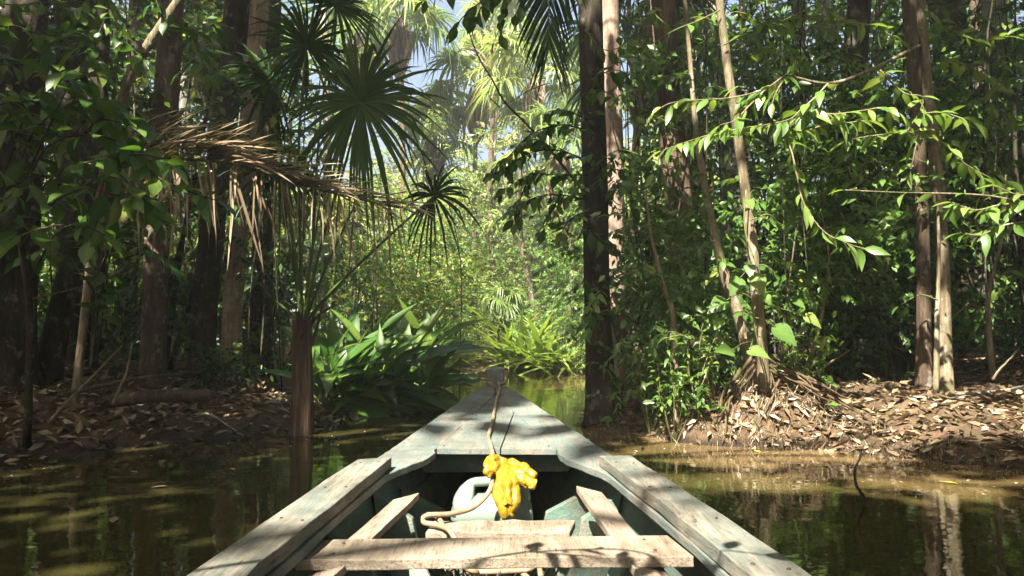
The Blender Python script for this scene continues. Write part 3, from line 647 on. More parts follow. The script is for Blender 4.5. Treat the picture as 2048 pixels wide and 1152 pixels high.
def crown(buf, wood, g, c, r, rz, n_limb, n_tw, L, top, leaves=9, tl=.9):
    """limbs from the top of the trunk into an ellipsoid of twigs"""
    c = np.asarray(c, float)
    for i in range(n_limb):
        d = rand_dir(g, 1, .35)[0]; e = c + d * np.array([r, r, rz]) * (.55 + .4 * g.random()); m_ = (top + e) / 2 + np.array([0, 0, .25 * r]) * g.random()
        V, F = tube(spline([top, m_, e], 9), np.linspace(.10, .02, 9), 6, False); wood.add(V, F, g.random())
    nc = max(4, n_tw // 14); cc = c + rand_dir(g, nc, .15) * np.array([r, r, rz]) * (g.random((nc, 1)) ** .4)
    C = cc[g.integers(0, nc, n_tw)] + g.normal(size=(n_tw, 3)) * np.array([.22, .22, .18]) * r * .75
    D = nrm(C - c + rand_dir(g, n_tw) * r * .6 + np.array([0, 0, .1 * r])); D[:, 2] *= .5
    foliage(buf, g, C, D, tl, leaves, L, .48, crown=True)
def tall_tree(name, path, r0, r1, bark, label, H=13.5, cr=3.6, seed=0, ntw=300, L=.34, leaf='leaf_mid', flare=.45, group=None, cat='tree', lump=.05, crz=1.9, cx=(0, 0)):
    g = np.random.default_rng(seed + 1000); path = [np.array(p, float) for p in path]
    base = path[0].copy(); base[2] = hz(base[0], base[1]) - .12; path[0] = base
    d = path[-1] - path[-2]; d /= np.linalg.norm(d); d[2] = max(d[2], .6); top = path[-1].copy()
    if top[2] < H: top = top + d * (H - top[2]) / d[2]; path.append(top)
    t = thing(name, base, label, cat, group)
    V, F, P = trunk_mesh(path, r0, r1, seed, flare, lump, 16, 56); b = Buf(); b.add(V, F); b.obj('trunk', M[bark], t)
    if ntw:
        lv, wd = Buf(), Buf(); crown(lv, wd, g, top + np.array([cx[0], cx[1], .8]), cr, crz, 8, ntw, L, top)
        wd.obj('limbs', M[bark], t); lv.obj('crown', M[leaf], t)
    return t
def px_path(pts, Y, dY=0.0):
    """pixel points from the ground up, at distance Y (drifting by dY)"""
    n = len(pts); return [at(px, py, Y + dY * i / max(1, n - 1)) for i, (px, py) in enumerate(pts)]
def pr(w, Y): return w * Y / FPX / 2
TT = tall_tree
TT('tree', px_path([(15, 760), (30, 400), (55, 0)], 9.2), pr(95, 9.2), pr(70, 9.2), 'bark_dark', 'thick black-shaded trunk at the far left edge of the left bank', seed=1)
TT('tree', px_path([(88, 750), (135, 560), (172, 430), (190, 300), (200, 0)], 9.8), pr(46, 9.8), pr(30, 9.8), 'bark_dark', 'slim dark trunk leaning right, second from the left edge', seed=2)
TT('palm_tree', px_path([(150, 745), (152, 400), (150, 0)], 11.5), pr(62, 11.5), pr(80, 11.5), 'bark_dark', 'stout dark shaggy trunk behind the leafy shrub at the upper left', seed=3, lump=.12)
TT('tree', px_path([(305, 740), (315, 480), (335, 200), (346, 0)], 10.2), pr(46, 10.2), pr(50, 10.2), 'bark_brown', 'straight brown trunk rising through the left bank behind the dead frond', seed=4, flare=.3)
TT('tree', px_path([(402, 700), (420, 480), (452, 220), (476, 0)], 12), pr(50, 12), pr(50, 12), 'bark_dark', 'dark ringed trunk leaning slightly right, beside the sunlit slender trunk', seed=5, flare=.25)
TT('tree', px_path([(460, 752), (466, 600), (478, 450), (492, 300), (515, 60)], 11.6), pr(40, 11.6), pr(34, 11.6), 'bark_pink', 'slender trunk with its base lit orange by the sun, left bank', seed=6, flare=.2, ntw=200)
TT('tree', px_path([(520, 730), (524, 560), (530, 380), (540, 100)], 13.2), pr(44, 13.2), pr(36, 13.2), 'bark_dark', 'mossy dark trunk behind the fan palm stem', seed=7)
TT('tree', px_path([(150, 740), (195, 420), (240, 215), (270, 130), (300, 85), (345, 20)], 8.6), pr(14, 8.6), pr(24, 8.6), 'bark_pale', 'pale lichen-spotted crooked stem slanting up to the right at the upper left', seed=8, ntw=120, H=11)
TT('tree', px_path([(366, 690), (372, 150), (386, 0)], 22), pr(20, 22), pr(20, 22), 'bark_grey', 'pale thin sunlit trunk far behind the left bank', seed=9, ntw=160)
TT('tree', px_path([(1212, 850), (1200, 760), (1192, 560), (1188, 300), (1180, 0)], 9.95), pr(54, 9.95), pr(42, 9.95), 'bark_dark', 'thick black trunk standing at the water edge right of the bow', seed=10, flare=.75, lump=.09)
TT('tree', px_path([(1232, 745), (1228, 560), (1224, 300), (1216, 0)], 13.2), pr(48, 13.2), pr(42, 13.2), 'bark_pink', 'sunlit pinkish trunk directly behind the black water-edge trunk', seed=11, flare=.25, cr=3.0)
TT('palm_tree', px_path([(1372, 700), (1362, 480), (1340, 220), (1322, 0)], 11.2), pr(54, 11.2), pr(46, 11.2), 'bark_fibre', 'dark shaggy trunk with peeling fibres, right of the sunlit pinkish trunk', seed=12, lump=.14)
TT('tree', px_path([(1400, 690), (1390, 300), (1368, 0)], 20), pr(44, 20), pr(46, 20), 'bark_grey', 'pale grey trunk behind the shaggy trunk at the top right of centre', seed=13, ntw=200)
TT('tree', px_path([(1490, 690), (1455, 300), (1420, 0)], 19), pr(36, 19), pr(40, 19), 'bark_grey', 'grey trunk far behind the slim sunlit sapling stem', seed=14, ntw=200)
TT('tree', px_path([(1848, 790), (1846, 500), (1836, 250), (1816, 0)], 8.8), pr(26, 8.8), pr(22, 8.8), 'bark_red', 'reddish slim trunk, left one of the close pair on the right bank', seed=15, flare=.35, cr=2.6, ntw=150)
TT('tree', px_path([(1893, 785), (1884, 500), (1868, 300), (1850, 150), (1838, 0)], 8.9), pr(25, 8.9), pr(17, 8.9), 'bark_pale', 'greenish grey slim trunk, right one of the close pair on the right bank', seed=16, flare=.35, cr=2.6, ntw=150)
TT('tree', px_path([(1955, 690), (1935, 450), (1915, 250), (1892, 0)], 13), pr(72, 13), pr(56, 13), 'bark_dark', 'thick dark trunk with spreading root base at the right', seed=17, flare=.6)
TT('tree', px_path([(2060, 690), (2030, 350), (1985, 0)], 16), pr(50, 16), pr(46, 16), 'bark_grey', 'grey mottled trunk at the far right edge', seed=18, ntw=200)
TT('tree', px_path([(1812, 700), (1770, 560), (1725, 440), (1700, 300), (1712, 100)], 11.2), pr(52, 11.2), pr(40, 11.2), 'bark_dark', 'dark crooked trunk leaning left behind the reddish slim trunk', seed=19, ntw=160)
TT('tree', px_path([(1700, 690), (1702, 300), (1708, 0)], 24), pr(24, 24), pr(24, 24), 'bark_grey', 'thin pale trunk deep in the forest above the arching lit branch', seed=20, ntw=160)
TT('tree', px_path([(1590, 690), (1600, 300), (1596, 0)], 21), pr(22, 21), pr(22, 21), 'bark_dark', 'thin dark trunk deep in the forest behind the heart-leaf vine', seed=21, ntw=160)
TT('tree', px_path([(985, 728), (986, 560), (980, 380), (990, 150)], 31), pr(13, 31), pr(9, 31), 'bark_brown', 'thin pale trunk in the sunny gap beyond the bow', seed=22, H=9.0, cr=1.4, ntw=40, leaf='leaf_far')
TT('tree', px_path([(240, 700), (262, 400), (275, 0)], 16), pr(34, 16), pr(30, 16), 'bark_dark', 'dark thin trunk in the shade behind the pale crooked stem', seed=23, ntw=200)
TT('tree', px_path([(640, 690), (655, 400), (650, 100)], 24), pr(18, 24), pr(16, 24), 'bark_grey', 'thin grey trunk behind the fan palm leaf stalks', seed=24, ntw=140, leaf='leaf_far')
# trees outside the view, over and behind the boat, that shade the near water
g = np.random.default_rng(42); k = 0
spots = [(-9.5, -13), (-9, -8), (-8.2, -4), (-8.6, 0.5), (-8.6, 4.5), (-13, -10), (-13, -4), (-13.5, 2), (-13, 7), (-17, -1), (-17.5, 6), (7.8, -14), (7.6, -9), (7.6, -4.5), (8.0, 0), (8.0, 3.5), (8.6, 7), (12.5, -8), (12.5, -2), (12.8, 4), (13, 9), (-18, 12), (16, 14), (-10, -19), (8.5, -20), (-4, -24), (2, -25), (-16, -16), (15, -15), (-21, -6), (18, -5), (18, 6), (-2, -31), (-22, 3), (-6.8, 1.8), (-10.8, 2.6), (-11, 6.2), (-7.6, 7.2), (-9.8, 9.5), (10, 1.8), (10.2, 6)]
for (x, y) in spots:
    near = abs(x) < 10
    lean = (.32 if near else .1) * (1 if x < 0 else -1)
    H = 10.5 + 3.5 * g.random(); p0 = np.array([x, y, 0]); pth = [p0, p0 + np.array([lean * 3, .3, H * .5]), p0 + np.array([lean * 8, .5, H])]
    TT('tree', pth, .26, .16, ['bark_dark', 'bark_brown'][k % 2], 'tall tree behind the viewpoint shading the boat from outside the picture', H=H, cr=4.6 if near else 4.2, seed=100 + k, ntw=500 if near else 330, L=.47, group='canopy trees outside the picture', cx=((3.0 if x < 0 else -3.0) if near else 0, 0), crz=1.6); k += 1
# trees beyond the banks whose crowns close the forest roof at the sides
spots = [(-8, 15), (-12, 16), (-16, 19), (-7.5, 20), (-11, 23), (-16, 26), (-21, 22), (-9, 28), (-14, 32), (-20, 33), (6.5, 15), (10.5, 15), (15, 18), (6.6, 20), (11, 22), (16, 25), (21, 21), (8, 27), (13, 31), (19, 33), (-26, 28), (26, 29)]
for k, (x, y) in enumerate(spots):
    H = 9.5 + 5 * g.random(); p0 = np.array([x, y, 0]) + np.array([g.normal() * .5, g.normal() * .5, 0]); bend_ = g.normal() * .35
    side = 'left' if x < 0 else 'right'
    TT('tree', [p0, p0 + np.array([bend_, 0, H * .5]), p0 + np.array([bend_ * 1.5, 0, H])], .09 + .07 * g.random(), .07, ['bark_dark', 'bark_grey', 'bark_brown'][k % 3], 'forest tree standing in the shade far behind the %s bank' % side, H=H, cr=3.4, seed=200 + k, ntw=230, L=.30, leaf=['leaf_mid', 'leaf_light', 'leaf_dark'][k % 3], group='forest trees far behind the %s bank' % side, crz=2.6)

# ------------------------------------------------------------------ palms
def fan_leaf(buf, c, tip, nor, Rr, nseg=64, spread=330, droop=.25, seed=0, wid=1.0, base=.003):
    g = np.random.default_rng(seed); tip = nrm(np.asarray(tip, float)); sd = nrm(np.cross(tip, nor)); no = np.cross(sd, tip)
    aa = np.linspace(-spread / 2, spread / 2, nseg) + g.normal(size=nseg) * spread / nseg * .55; aa = aa[g.random(nseg) > .13]; nseg0 = nseg; nseg = len(aa); a = np.radians(aa)
    d = np.cos(a)[:, None] * tip + np.sin(a)[:, None] * sd; L = Rr * (1 - .12 * (np.abs(a) / np.pi) ** 2) * (.72 + .36 * g.random(nseg)); tn = nrm(np.cross(no, d))
    st = np.array([base, .22, .42, .62, .82, 1.0]); hw = np.array([.35, .85, 1.0, .85, .5, .04]) * Rr * np.radians(spread) / nseg0 * .23 * wid
    dr = droop * (.35 + 1.3 * g.random(nseg)); kink = (g.random(nseg) < .25) * (.3 + .5 * g.random(nseg))
    V = []
    for s, w in zip(st, hw):
        cen = c + d * (L * s)[:, None] + no * (.10 * Rr * s * (1 - s)) - np.array([0, 0, 1.0]) * (dr * L * s ** 2.6 + kink * L * max(0, s - .62) ** 1.2)[:, None] - d * (kink * L * max(0, s - .62) * .7)[:, None]
        V.append(np.stack([cen - tn * w + no * w * .55, cen, cen + tn * w + no * w * .55], 1))
    V = np.stack(V, 1)                                   # seg, station, 3, xyz
    m = len(st); F = []
    for i in range(m - 1):
        q = i * 3; F += [(q, q + 1, q + 4), (q, q + 4, q + 3), (q + 1, q + 2, q + 5), (q + 1, q + 5, q + 4)]
    F = np.array(F)[None] + (np.arange(nseg) * m * 3)[:, None, None]
    buf.add(V.reshape(-1, 3), F.reshape(-1, 3), np.repeat(np.clip(.5 + .22 * g.normal(size=nseg), 0, 1), m * 3))
# young fan palm on the left bank
bx0, by0 = at(606, 800, 9.0)[0], 9.0
fp = thing('fan_palm', (bx0, by0, 0), 'young fan palm with dark round leaves on a short stem at the left water edge', 'palm')
V, F, P = trunk_mesh([np.array([bx0 - .02, by0, -.25]), np.array([bx0, by0, .35]), at(605, 640, 9.0)], pr(46, 9), pr(38, 9), 5, .15, .10, 14, 24); b = Buf(); b.add(V, F); b.obj('trunk', M['bark_fibre'], fp)
heart = at(605, 655, 9.0); view = np.array([0, -1.0, .12])
def palm_leaf(t, c, Rr, tip, nor, via, seed, mat='palm_dark', nseg=64, spread=330, droop=.25, wid=1.0, pet='petiole', r0=.022, start=None):
    b = Buf(); fan_leaf(b, np.asarray(c), tip, nor, Rr, nseg, spread, droop, seed, wid); o = b.obj('leaf', M[mat], t)
    b = Buf(); V, F = tube(spline([start if start is not None else heart] + via + [c], 18), np.linspace(r0, r0 * .55, 18), 6); b.add(V, F, .5); link_sub('petiole', b.mesh('petiole'), M[pet], o)
    return o
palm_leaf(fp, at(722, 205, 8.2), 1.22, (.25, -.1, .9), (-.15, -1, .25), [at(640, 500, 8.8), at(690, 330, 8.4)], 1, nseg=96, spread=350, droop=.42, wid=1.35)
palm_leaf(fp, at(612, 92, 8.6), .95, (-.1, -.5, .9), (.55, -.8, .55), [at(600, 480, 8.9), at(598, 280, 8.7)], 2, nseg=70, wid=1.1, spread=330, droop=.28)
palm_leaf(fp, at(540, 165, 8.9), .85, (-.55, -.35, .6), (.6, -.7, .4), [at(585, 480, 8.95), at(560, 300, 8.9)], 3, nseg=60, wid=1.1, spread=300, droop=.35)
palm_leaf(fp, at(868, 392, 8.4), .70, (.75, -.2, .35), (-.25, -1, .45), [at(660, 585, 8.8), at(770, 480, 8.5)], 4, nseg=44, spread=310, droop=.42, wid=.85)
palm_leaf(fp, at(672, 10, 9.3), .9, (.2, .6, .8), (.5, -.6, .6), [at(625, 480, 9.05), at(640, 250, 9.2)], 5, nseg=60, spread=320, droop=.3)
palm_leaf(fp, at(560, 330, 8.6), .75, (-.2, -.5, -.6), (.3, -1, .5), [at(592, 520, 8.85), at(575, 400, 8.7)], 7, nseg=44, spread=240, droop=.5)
for i, (p, q) in enumerate((((560, 405), (585, 520)), ((640, 405), (622, 520)), ((705, 420), (650, 540)), ((690, 560), (640, 610)), ((548, 600), (585, 630)))):
    b = Buf(); V, F = tube(spline([heart, at(*q, 8.95), at(*p, 8.9)], 12), np.linspace(.024, .012, 12), 6); b.add(V, F, .4); b.obj('petiole', M['petiole'], fp)

g = np.random.default_rng(77)
for i in range(10):
    a = g.random() * 6.283; q = heart + np.array([math.cos(a) * .05, math.sin(a) * .05, -.1 - .35 * g.random()]); b = Buf(); V, F = tube(spline([q, q + np.array([math.cos(a) * .1, math.sin(a) * .1, .22]), q + np.array([math.cos(a) * (.2 + .2 * g.random()), math.sin(a) * .25, .3 + .5 * g.random()])], 8), np.linspace(.026, .012, 8), 6); b.add(V, F, g.random()); b.obj('leaf_base', M['bark_fibre'], fp)
# tall fan palms in the sunny gap and beyond
def tall_palm(px, py, Y, Rr, label, seed, nl=15, mat='palm_far', skirt=True, tr=.10, group=None, petl=1.5):
    g = np.random.default_rng(seed); c = at(px, py, Y); x, y = c[0], c[1]; z0 = hz(x, y) - .1
    t = thing('fan_palm', (x, y, z0), label, 'palm', group)
    V, F, P = trunk_mesh([np.array([x + g.normal() * .2, y, z0]), np.array([x + g.normal() * .25, y, (z0 + c[2]) / 2]), c], tr * 1.15, tr, seed, .25, .04, 10, 24); b = Buf(); b.add(V, F); b.obj('trunk', M['bark_brown'], t)
    for i in range(nl):
        a = i * 2.4 + g.normal() * .2; el = R(75 - 105 * (i / nl) + g.normal() * 6); d = np.array([math.cos(a) * math.cos(el), math.sin(a) * math.cos(el), math.sin(el)])
        pl = petl * (.8 + .4 * g.random()); e = c + d * pl - np.array([0, 0, .12 * pl])
        b = Buf(); nor = nrm(np.array([0, 0, 1.0]) - d * d[2] + .2 * g.normal(size=3)); fan_leaf(b, e, d - np.array([0, 0, .15]), nor, Rr * (.85 + .3 * g.random()), 40, 290, .55, seed * 50 + i, 1.15)
        lo_ = b.obj('leaf', M[mat], t)
        b = Buf(); V, F = tube(spline([c - np.array([0, 0, .2]), c + d * pl * .5, e], 7), np.linspace(.035, .018, 7), 5); b.add(V, F, .6); link_sub('petiole', b.mesh('petiole'), M['petiole'], lo_)
    if skirt:
        b = Buf(); n = 160; a = g.random(n) * 6.283; P = c + np.stack([np.cos(a) * (tr + .1 * g.random(n)), np.sin(a) * (tr + .1 * g.random(n)), -g.random(n) * 1.2], -1)
        D = np.stack([np.cos(a) * .22, np.sin(a) * .22, -np.ones(n)], -1) + g.normal(size=(n, 3)) * .08
        put_leaves(b, P, D, np.stack([np.cos(a), np.sin(a), np.zeros(n)], -1), 1.0 + 1.0 * g.random(n), .07, T_LANCE, g.random(n)); b.obj('dead_skirt', M['skirt'], t)
    return t
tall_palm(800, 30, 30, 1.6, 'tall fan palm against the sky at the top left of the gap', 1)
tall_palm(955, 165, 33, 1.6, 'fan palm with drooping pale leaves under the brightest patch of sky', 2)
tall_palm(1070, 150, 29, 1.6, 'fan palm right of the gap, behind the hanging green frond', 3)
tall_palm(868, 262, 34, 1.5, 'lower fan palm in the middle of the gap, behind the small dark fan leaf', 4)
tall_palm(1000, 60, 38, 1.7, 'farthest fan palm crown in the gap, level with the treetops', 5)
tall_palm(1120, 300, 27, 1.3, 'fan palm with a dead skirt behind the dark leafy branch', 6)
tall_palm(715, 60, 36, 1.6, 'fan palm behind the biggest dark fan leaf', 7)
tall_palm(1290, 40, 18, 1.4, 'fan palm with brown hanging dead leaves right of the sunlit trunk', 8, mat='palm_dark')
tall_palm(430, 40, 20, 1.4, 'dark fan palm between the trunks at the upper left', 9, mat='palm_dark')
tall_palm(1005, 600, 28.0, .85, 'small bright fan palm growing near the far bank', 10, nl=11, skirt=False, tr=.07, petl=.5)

# ------------------------------------------------------------------ undergrowth and far forest
def on_land(g, n, x0, x1, y0, y1, margin=.2):
    out = np.zeros((0, 2))
    while len(out) < n:
        q = np.stack([g.uniform(x0, x1, n * 2), g.uniform(y0, y1, n * 2)], -1); q = q[signed(q[:, 0], q[:, 1]) > margin]; out = np.concatenate([out, q])
    return out[:n]
def shrub_into(lv, wd, g, x, y, h, r, ntw, L, leaves=8, tl=.5, asp=.45, z0=None, hang=0.0, tmpl=T_SIMPLE):
    zb_ = hz(x, y) if z0 is None else z0; base = np.array([x, y, zb_ - .05])
    ns = 2
    for i in range(ns):
        e = base + np.array([g.normal() * r * .5, g.normal() * r * .5, h * (.55 + .45 * g.random())]); m_ = (base + e) / 2 + g.normal(size=3) * np.array([.12, .12, .05]) * r
        V, F = tube(spline([base + np.array([g.normal() * .08, g.normal() * .08, 0]), m_, e], 7), np.linspace(.012 + .006 * h, .006, 7), 5, False); wd.add(V, F, g.random())
    nc = max(3, ntw // 10); t = g.random(nc) ** .7
    cc = base + np.stack([g.normal(size=nc) * r * .55 * (.45 + .7 * np.sin(t * np.pi * .85)), g.normal(size=nc) * r * .55 * (.45 + .7 * np.sin(t * np.pi * .85)), (.08 + .9 * t) * h], -1)
    C = cc[g.integers(0, nc, ntw)] + g.normal(size=(ntw, 3)) * np.array([.16, .16, .13]) * (r + .25 * h)
    C[:, 2] = np.maximum(C[:, 2], zb_ + .05)
    D = nrm((C - (base + np.array([0, 0, h * .45]))) * np.array([1, 1, .6]) + rand_dir(g, ntw, .1) * r)
    foliage(lv, g, C, D, tl, leaves, L, asp, tmpl, droop=.3 + hang)
def mass(name, label, cat, g, pts, hr, rr, ntw, L, mat, tl=.5, bark='bark_dark', **kw):
    lv, wd = Buf(), Buf()
    for x, y in pts: shrub_into(lv, wd, g, x, y, g.uniform(*hr), g.uniform(*rr), ntw, L * g.uniform(.75, 1.25), tl=tl, **kw)
    o = lv.obj(name, M[mat]); tag(o, label, cat, kind='stuff')
    s_ = wd.obj('stems', M[bark]); s_.parent = o
    return o
g = np.random.default_rng(70)
P = on_land(g, 46, -17, -4.2, 12.5, 27, .5)
mass('undergrowth', 'dense shaded undergrowth behind the left bank', 'undergrowth', g, P, (1.5, 5.0), (.7, 1.5), 62, .17, 'leaf_mid', .5)
P = on_land(g, 48, 3.2, 17, 11, 27, .8)
mass('undergrowth', 'dense shaded undergrowth behind the right bank', 'undergrowth', g, P, (1.5, 5.5), (.7, 1.5), 62, .17, 'leaf_mid', .5)
P = on_land(g, 26, -16, -5.5, 11.5, 24, .5)
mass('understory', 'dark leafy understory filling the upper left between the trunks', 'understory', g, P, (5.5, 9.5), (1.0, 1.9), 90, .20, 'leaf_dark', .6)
P = on_land(g, 30, 4.2, 17, 11, 24, .8)
mass('understory', 'dark leafy understory filling the upper right between the trunks', 'understory', g, P, (5.5, 9.5), (1.0, 1.9), 95, .19, 'leaf_mid', .6)
P = on_land(g, 34, -30, -8, 24, 40, .5)
mass('far_forest', 'sunny green forest seen through the trunks at the left', 'forest', g, P, (3, 12), (1.6, 2.8), 130, .30, 'leaf_light', .8)
P = on_land(g, 34, 7.5, 30, 24, 40, .5)
mass('far_forest', 'green forest seen through the trunks at the right', 'forest', g, P, (3, 12), (1.6, 2.8), 130, .30, 'leaf_light', .8)
P = np.stack([g.uniform(-11, 12, 46), g.uniform(36, 50, 46)], -1)
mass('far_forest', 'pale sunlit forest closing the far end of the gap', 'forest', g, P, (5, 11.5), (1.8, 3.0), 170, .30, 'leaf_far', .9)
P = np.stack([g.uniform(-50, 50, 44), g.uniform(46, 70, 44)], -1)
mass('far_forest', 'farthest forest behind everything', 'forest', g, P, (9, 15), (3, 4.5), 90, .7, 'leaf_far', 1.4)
P = np.concatenate([np.stack([g.uniform(-34, -8.5, 70), g.uniform(-26, 36, 70)], -1), np.stack([g.uniform(8.5, 34, 70), g.uniform(-26, 36, 70)], -1), np.stack([g.uniform(-9, 9, 16), g.uniform(-36, -26, 16)], -1)]); P = P[(np.abs(P[:, 0]) > .62 * P[:, 1] + 3) | (P[:, 1] < 0)]  # last batch: trees added across the river behind the boat to block low sky light
mass('side_forest', 'forest to either side outside the picture, and unseen trees added behind against sky light', 'forest', g, P, (4, 10), (1.6, 2.6), 34, .55, 'leaf_mid', .9)

def shrub(px, py, Y, h, r, ntw, L, mat, label, seed, cat='shrub', group=None, tl=.45, name='shrub', asp=.45, leaves=8, tmpl=T_SIMPLE, hang=0., bark='bark_brown'):
    g = np.random.default_rng(seed); c = at(px, py, Y); z = hz(c[0], c[1]); t = thing(name, (c[0], c[1], z), label, cat, group)
    lv, wd = Buf(), Buf(); shrub_into(lv, wd, g, c[0], c[1], h, r, ntw, L, leaves, tl, asp, hang=hang, tmpl=tmpl)
    lv.obj('foliage', M[mat], t); wd.obj('stems', M[bark], t); return t
# the sunlit far bank
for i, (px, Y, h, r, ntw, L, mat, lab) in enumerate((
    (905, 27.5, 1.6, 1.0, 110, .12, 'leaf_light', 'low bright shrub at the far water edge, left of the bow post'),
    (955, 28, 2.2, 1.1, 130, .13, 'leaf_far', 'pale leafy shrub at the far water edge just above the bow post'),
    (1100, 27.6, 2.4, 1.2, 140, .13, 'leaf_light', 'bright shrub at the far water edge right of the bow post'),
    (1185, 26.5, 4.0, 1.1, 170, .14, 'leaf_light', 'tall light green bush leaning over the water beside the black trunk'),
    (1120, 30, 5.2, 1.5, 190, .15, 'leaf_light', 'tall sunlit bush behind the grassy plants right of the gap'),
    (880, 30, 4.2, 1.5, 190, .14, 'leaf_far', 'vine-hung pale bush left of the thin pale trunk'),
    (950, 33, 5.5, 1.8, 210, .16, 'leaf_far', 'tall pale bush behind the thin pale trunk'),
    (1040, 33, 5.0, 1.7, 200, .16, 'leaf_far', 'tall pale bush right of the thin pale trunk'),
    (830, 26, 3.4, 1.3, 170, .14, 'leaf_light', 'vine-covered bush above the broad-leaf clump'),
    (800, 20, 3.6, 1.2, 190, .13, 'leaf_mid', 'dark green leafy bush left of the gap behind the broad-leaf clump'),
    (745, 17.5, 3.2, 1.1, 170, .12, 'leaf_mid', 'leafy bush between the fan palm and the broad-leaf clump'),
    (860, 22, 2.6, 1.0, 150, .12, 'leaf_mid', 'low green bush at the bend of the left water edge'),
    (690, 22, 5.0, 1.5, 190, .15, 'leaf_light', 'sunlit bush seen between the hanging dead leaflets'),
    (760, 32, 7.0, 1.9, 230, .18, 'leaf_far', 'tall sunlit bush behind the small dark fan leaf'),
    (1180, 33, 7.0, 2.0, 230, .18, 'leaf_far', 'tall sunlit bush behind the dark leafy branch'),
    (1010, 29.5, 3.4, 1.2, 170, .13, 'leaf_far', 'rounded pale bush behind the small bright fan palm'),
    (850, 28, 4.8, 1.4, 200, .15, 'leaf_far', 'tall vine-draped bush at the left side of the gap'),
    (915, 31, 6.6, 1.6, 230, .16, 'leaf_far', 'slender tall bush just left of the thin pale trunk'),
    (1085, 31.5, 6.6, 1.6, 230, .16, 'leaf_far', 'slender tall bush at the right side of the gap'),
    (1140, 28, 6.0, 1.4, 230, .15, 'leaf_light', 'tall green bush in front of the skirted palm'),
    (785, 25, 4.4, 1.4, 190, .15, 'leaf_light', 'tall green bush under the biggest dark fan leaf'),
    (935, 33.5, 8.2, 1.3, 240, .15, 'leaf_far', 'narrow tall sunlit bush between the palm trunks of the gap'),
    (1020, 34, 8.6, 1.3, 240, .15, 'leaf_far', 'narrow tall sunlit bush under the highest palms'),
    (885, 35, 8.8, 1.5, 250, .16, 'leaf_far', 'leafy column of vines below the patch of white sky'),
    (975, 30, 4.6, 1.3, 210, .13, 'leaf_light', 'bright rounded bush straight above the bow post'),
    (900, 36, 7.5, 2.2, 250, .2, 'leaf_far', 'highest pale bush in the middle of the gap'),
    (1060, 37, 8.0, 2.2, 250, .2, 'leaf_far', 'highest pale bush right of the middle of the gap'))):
    shrub(px, 700, Y, h, r, ntw, L, mat, lab, 300 + i, group='bushes along the sunny far bank')
# sunny patches seen between the dark trunks on the left, low bushes on both banks
for i, (px, Y, h, r, ntw, L, mat, lab) in enumerate((
    (95, 17, 2.2, 1.0, 150, .13, 'leaf_light', 'sunny bush between the two trunks at the far left'),
    (230, 18, 2.6, 1.2, 160, .13, 'leaf_light', 'sunny bush glowing low behind the left bank'),
    (360, 16, 2.8, 1.0, 150, .14, 'leaf_mid', 'green bush between the brown and the ringed trunk'),
    (560, 15.5, 2.8, 1.0, 150, .13, 'leaf_mid', 'green bush behind the hanging dead leaflets'),
    (490, 11.9, .7, .4, 70, .10, 'leaf_mid', 'small leafy plant beside the orange-lit trunk base'),
    (425, 10.2, .55, .4, 60, .10, 'leaf_dark', 'small dark plant on the left bank litter'),
    (1290, 10.6, 1.9, .8, 150, .13, 'leaf_mid', 'dark green bush between the black trunk and the rooted sapling'),
    (1270, 14, 4.2, 1.1, 190, .15, 'leaf_mid', 'leafy bush climbing beside the sunlit pinkish trunk'),
    (1660, 10.8, 1.2, .8, 110, .12, 'leaf_dark', 'low dark bush behind the litter of the right bank'),
    (1780, 12.5, 3.0, 1.0, 160, .13, 'leaf_dark', 'dark bush behind the reddish slim trunk'),
    (2030, 10.4, 1.3, .7, 110, .12, 'leaf_dark', 'dark bush at the right edge of the right bank'),
    (1420, 12.5, 3.6, 1.1, 180, .14, 'leaf_mid', 'mid green bush right of the shaggy trunk'),
    (1560, 13.5, 4.5, 1.2, 190, .14, 'leaf_mid', 'tall green bush behind the heart-leaf vine'),
    (1980, 15, 5.5, 1.3, 200, .15, 'leaf_light', 'yellowish green bush above the thick dark trunk base'))):
    shrub(px, 740, Y, h, r, ntw, L, mat, lab, 340 + i, group='bushes between the trunks')

def curtain(label, g, px0, px1, py0, py1, Y0, Y1, n, L, mat, clump=26, leaves=8, tl=.35, stems=True):
    nc = clump; cc = np.array([at(g.uniform(px0, px1), g.uniform(py0, py1), g.uniform(Y0, Y1)) for _ in range(nc)]); gz = height(cc[:, 0], cc[:, 1]); cc[:, 2] = np.maximum(cc[:, 2], gz + .2)
    sz = .22 + .4 * g.random(nc) ** 1.5; k = g.integers(0, nc, n); C = cc[k] + g.normal(size=(n, 3)) * sz[k][:, None] * np.array([1.0, .8, .75]); D = rand_dir(g, n, .0) * np.array([1, 1, .6])
    lv, wd = Buf(), Buf(); vb = np.repeat(np.clip(g.random(nc), 0, 1)[k], 1)
    foliage(lv, g, C, D, tl, leaves, L, .45, T_SIMPLE, .4)
    for q in cc[::4] if stems else []:
        e = q + np.array([g.normal() * .5, .3 * g.normal(), 1.5 + 1.5 * g.random()]); s_ = q + np.array([g.normal() * .3, .3 * g.normal(), 0]); s_[2] = hz(s_[0], s_[1])
        V, F = tube(spline([s_, q, e], 12), .008 + .007 * g.random(), 4, False); wd.add(V, F, .3)
    o = lv.obj('leafy_tangle', M[mat]); tag(o, label, 'foliage', kind='stuff'); 
    if stems: w_ = wd.obj('stems', M['bark_dark']); w_.parent = o
g = np.random.default_rng(75)
curtain('tangle of small leaves and vines filling the right bank between the trunks', g, 1250, 2080, 60, 640, 9.8, 12.8, 2300, .14, 'leaf_mid', 90)
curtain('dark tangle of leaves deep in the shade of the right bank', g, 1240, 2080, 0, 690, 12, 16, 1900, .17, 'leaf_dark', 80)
curtain('fresh light green leaves catching the sun in the upper right', g, 1380, 2060, 20, 480, 10.0, 13, 1000, .15, 'leaf_light', 60)
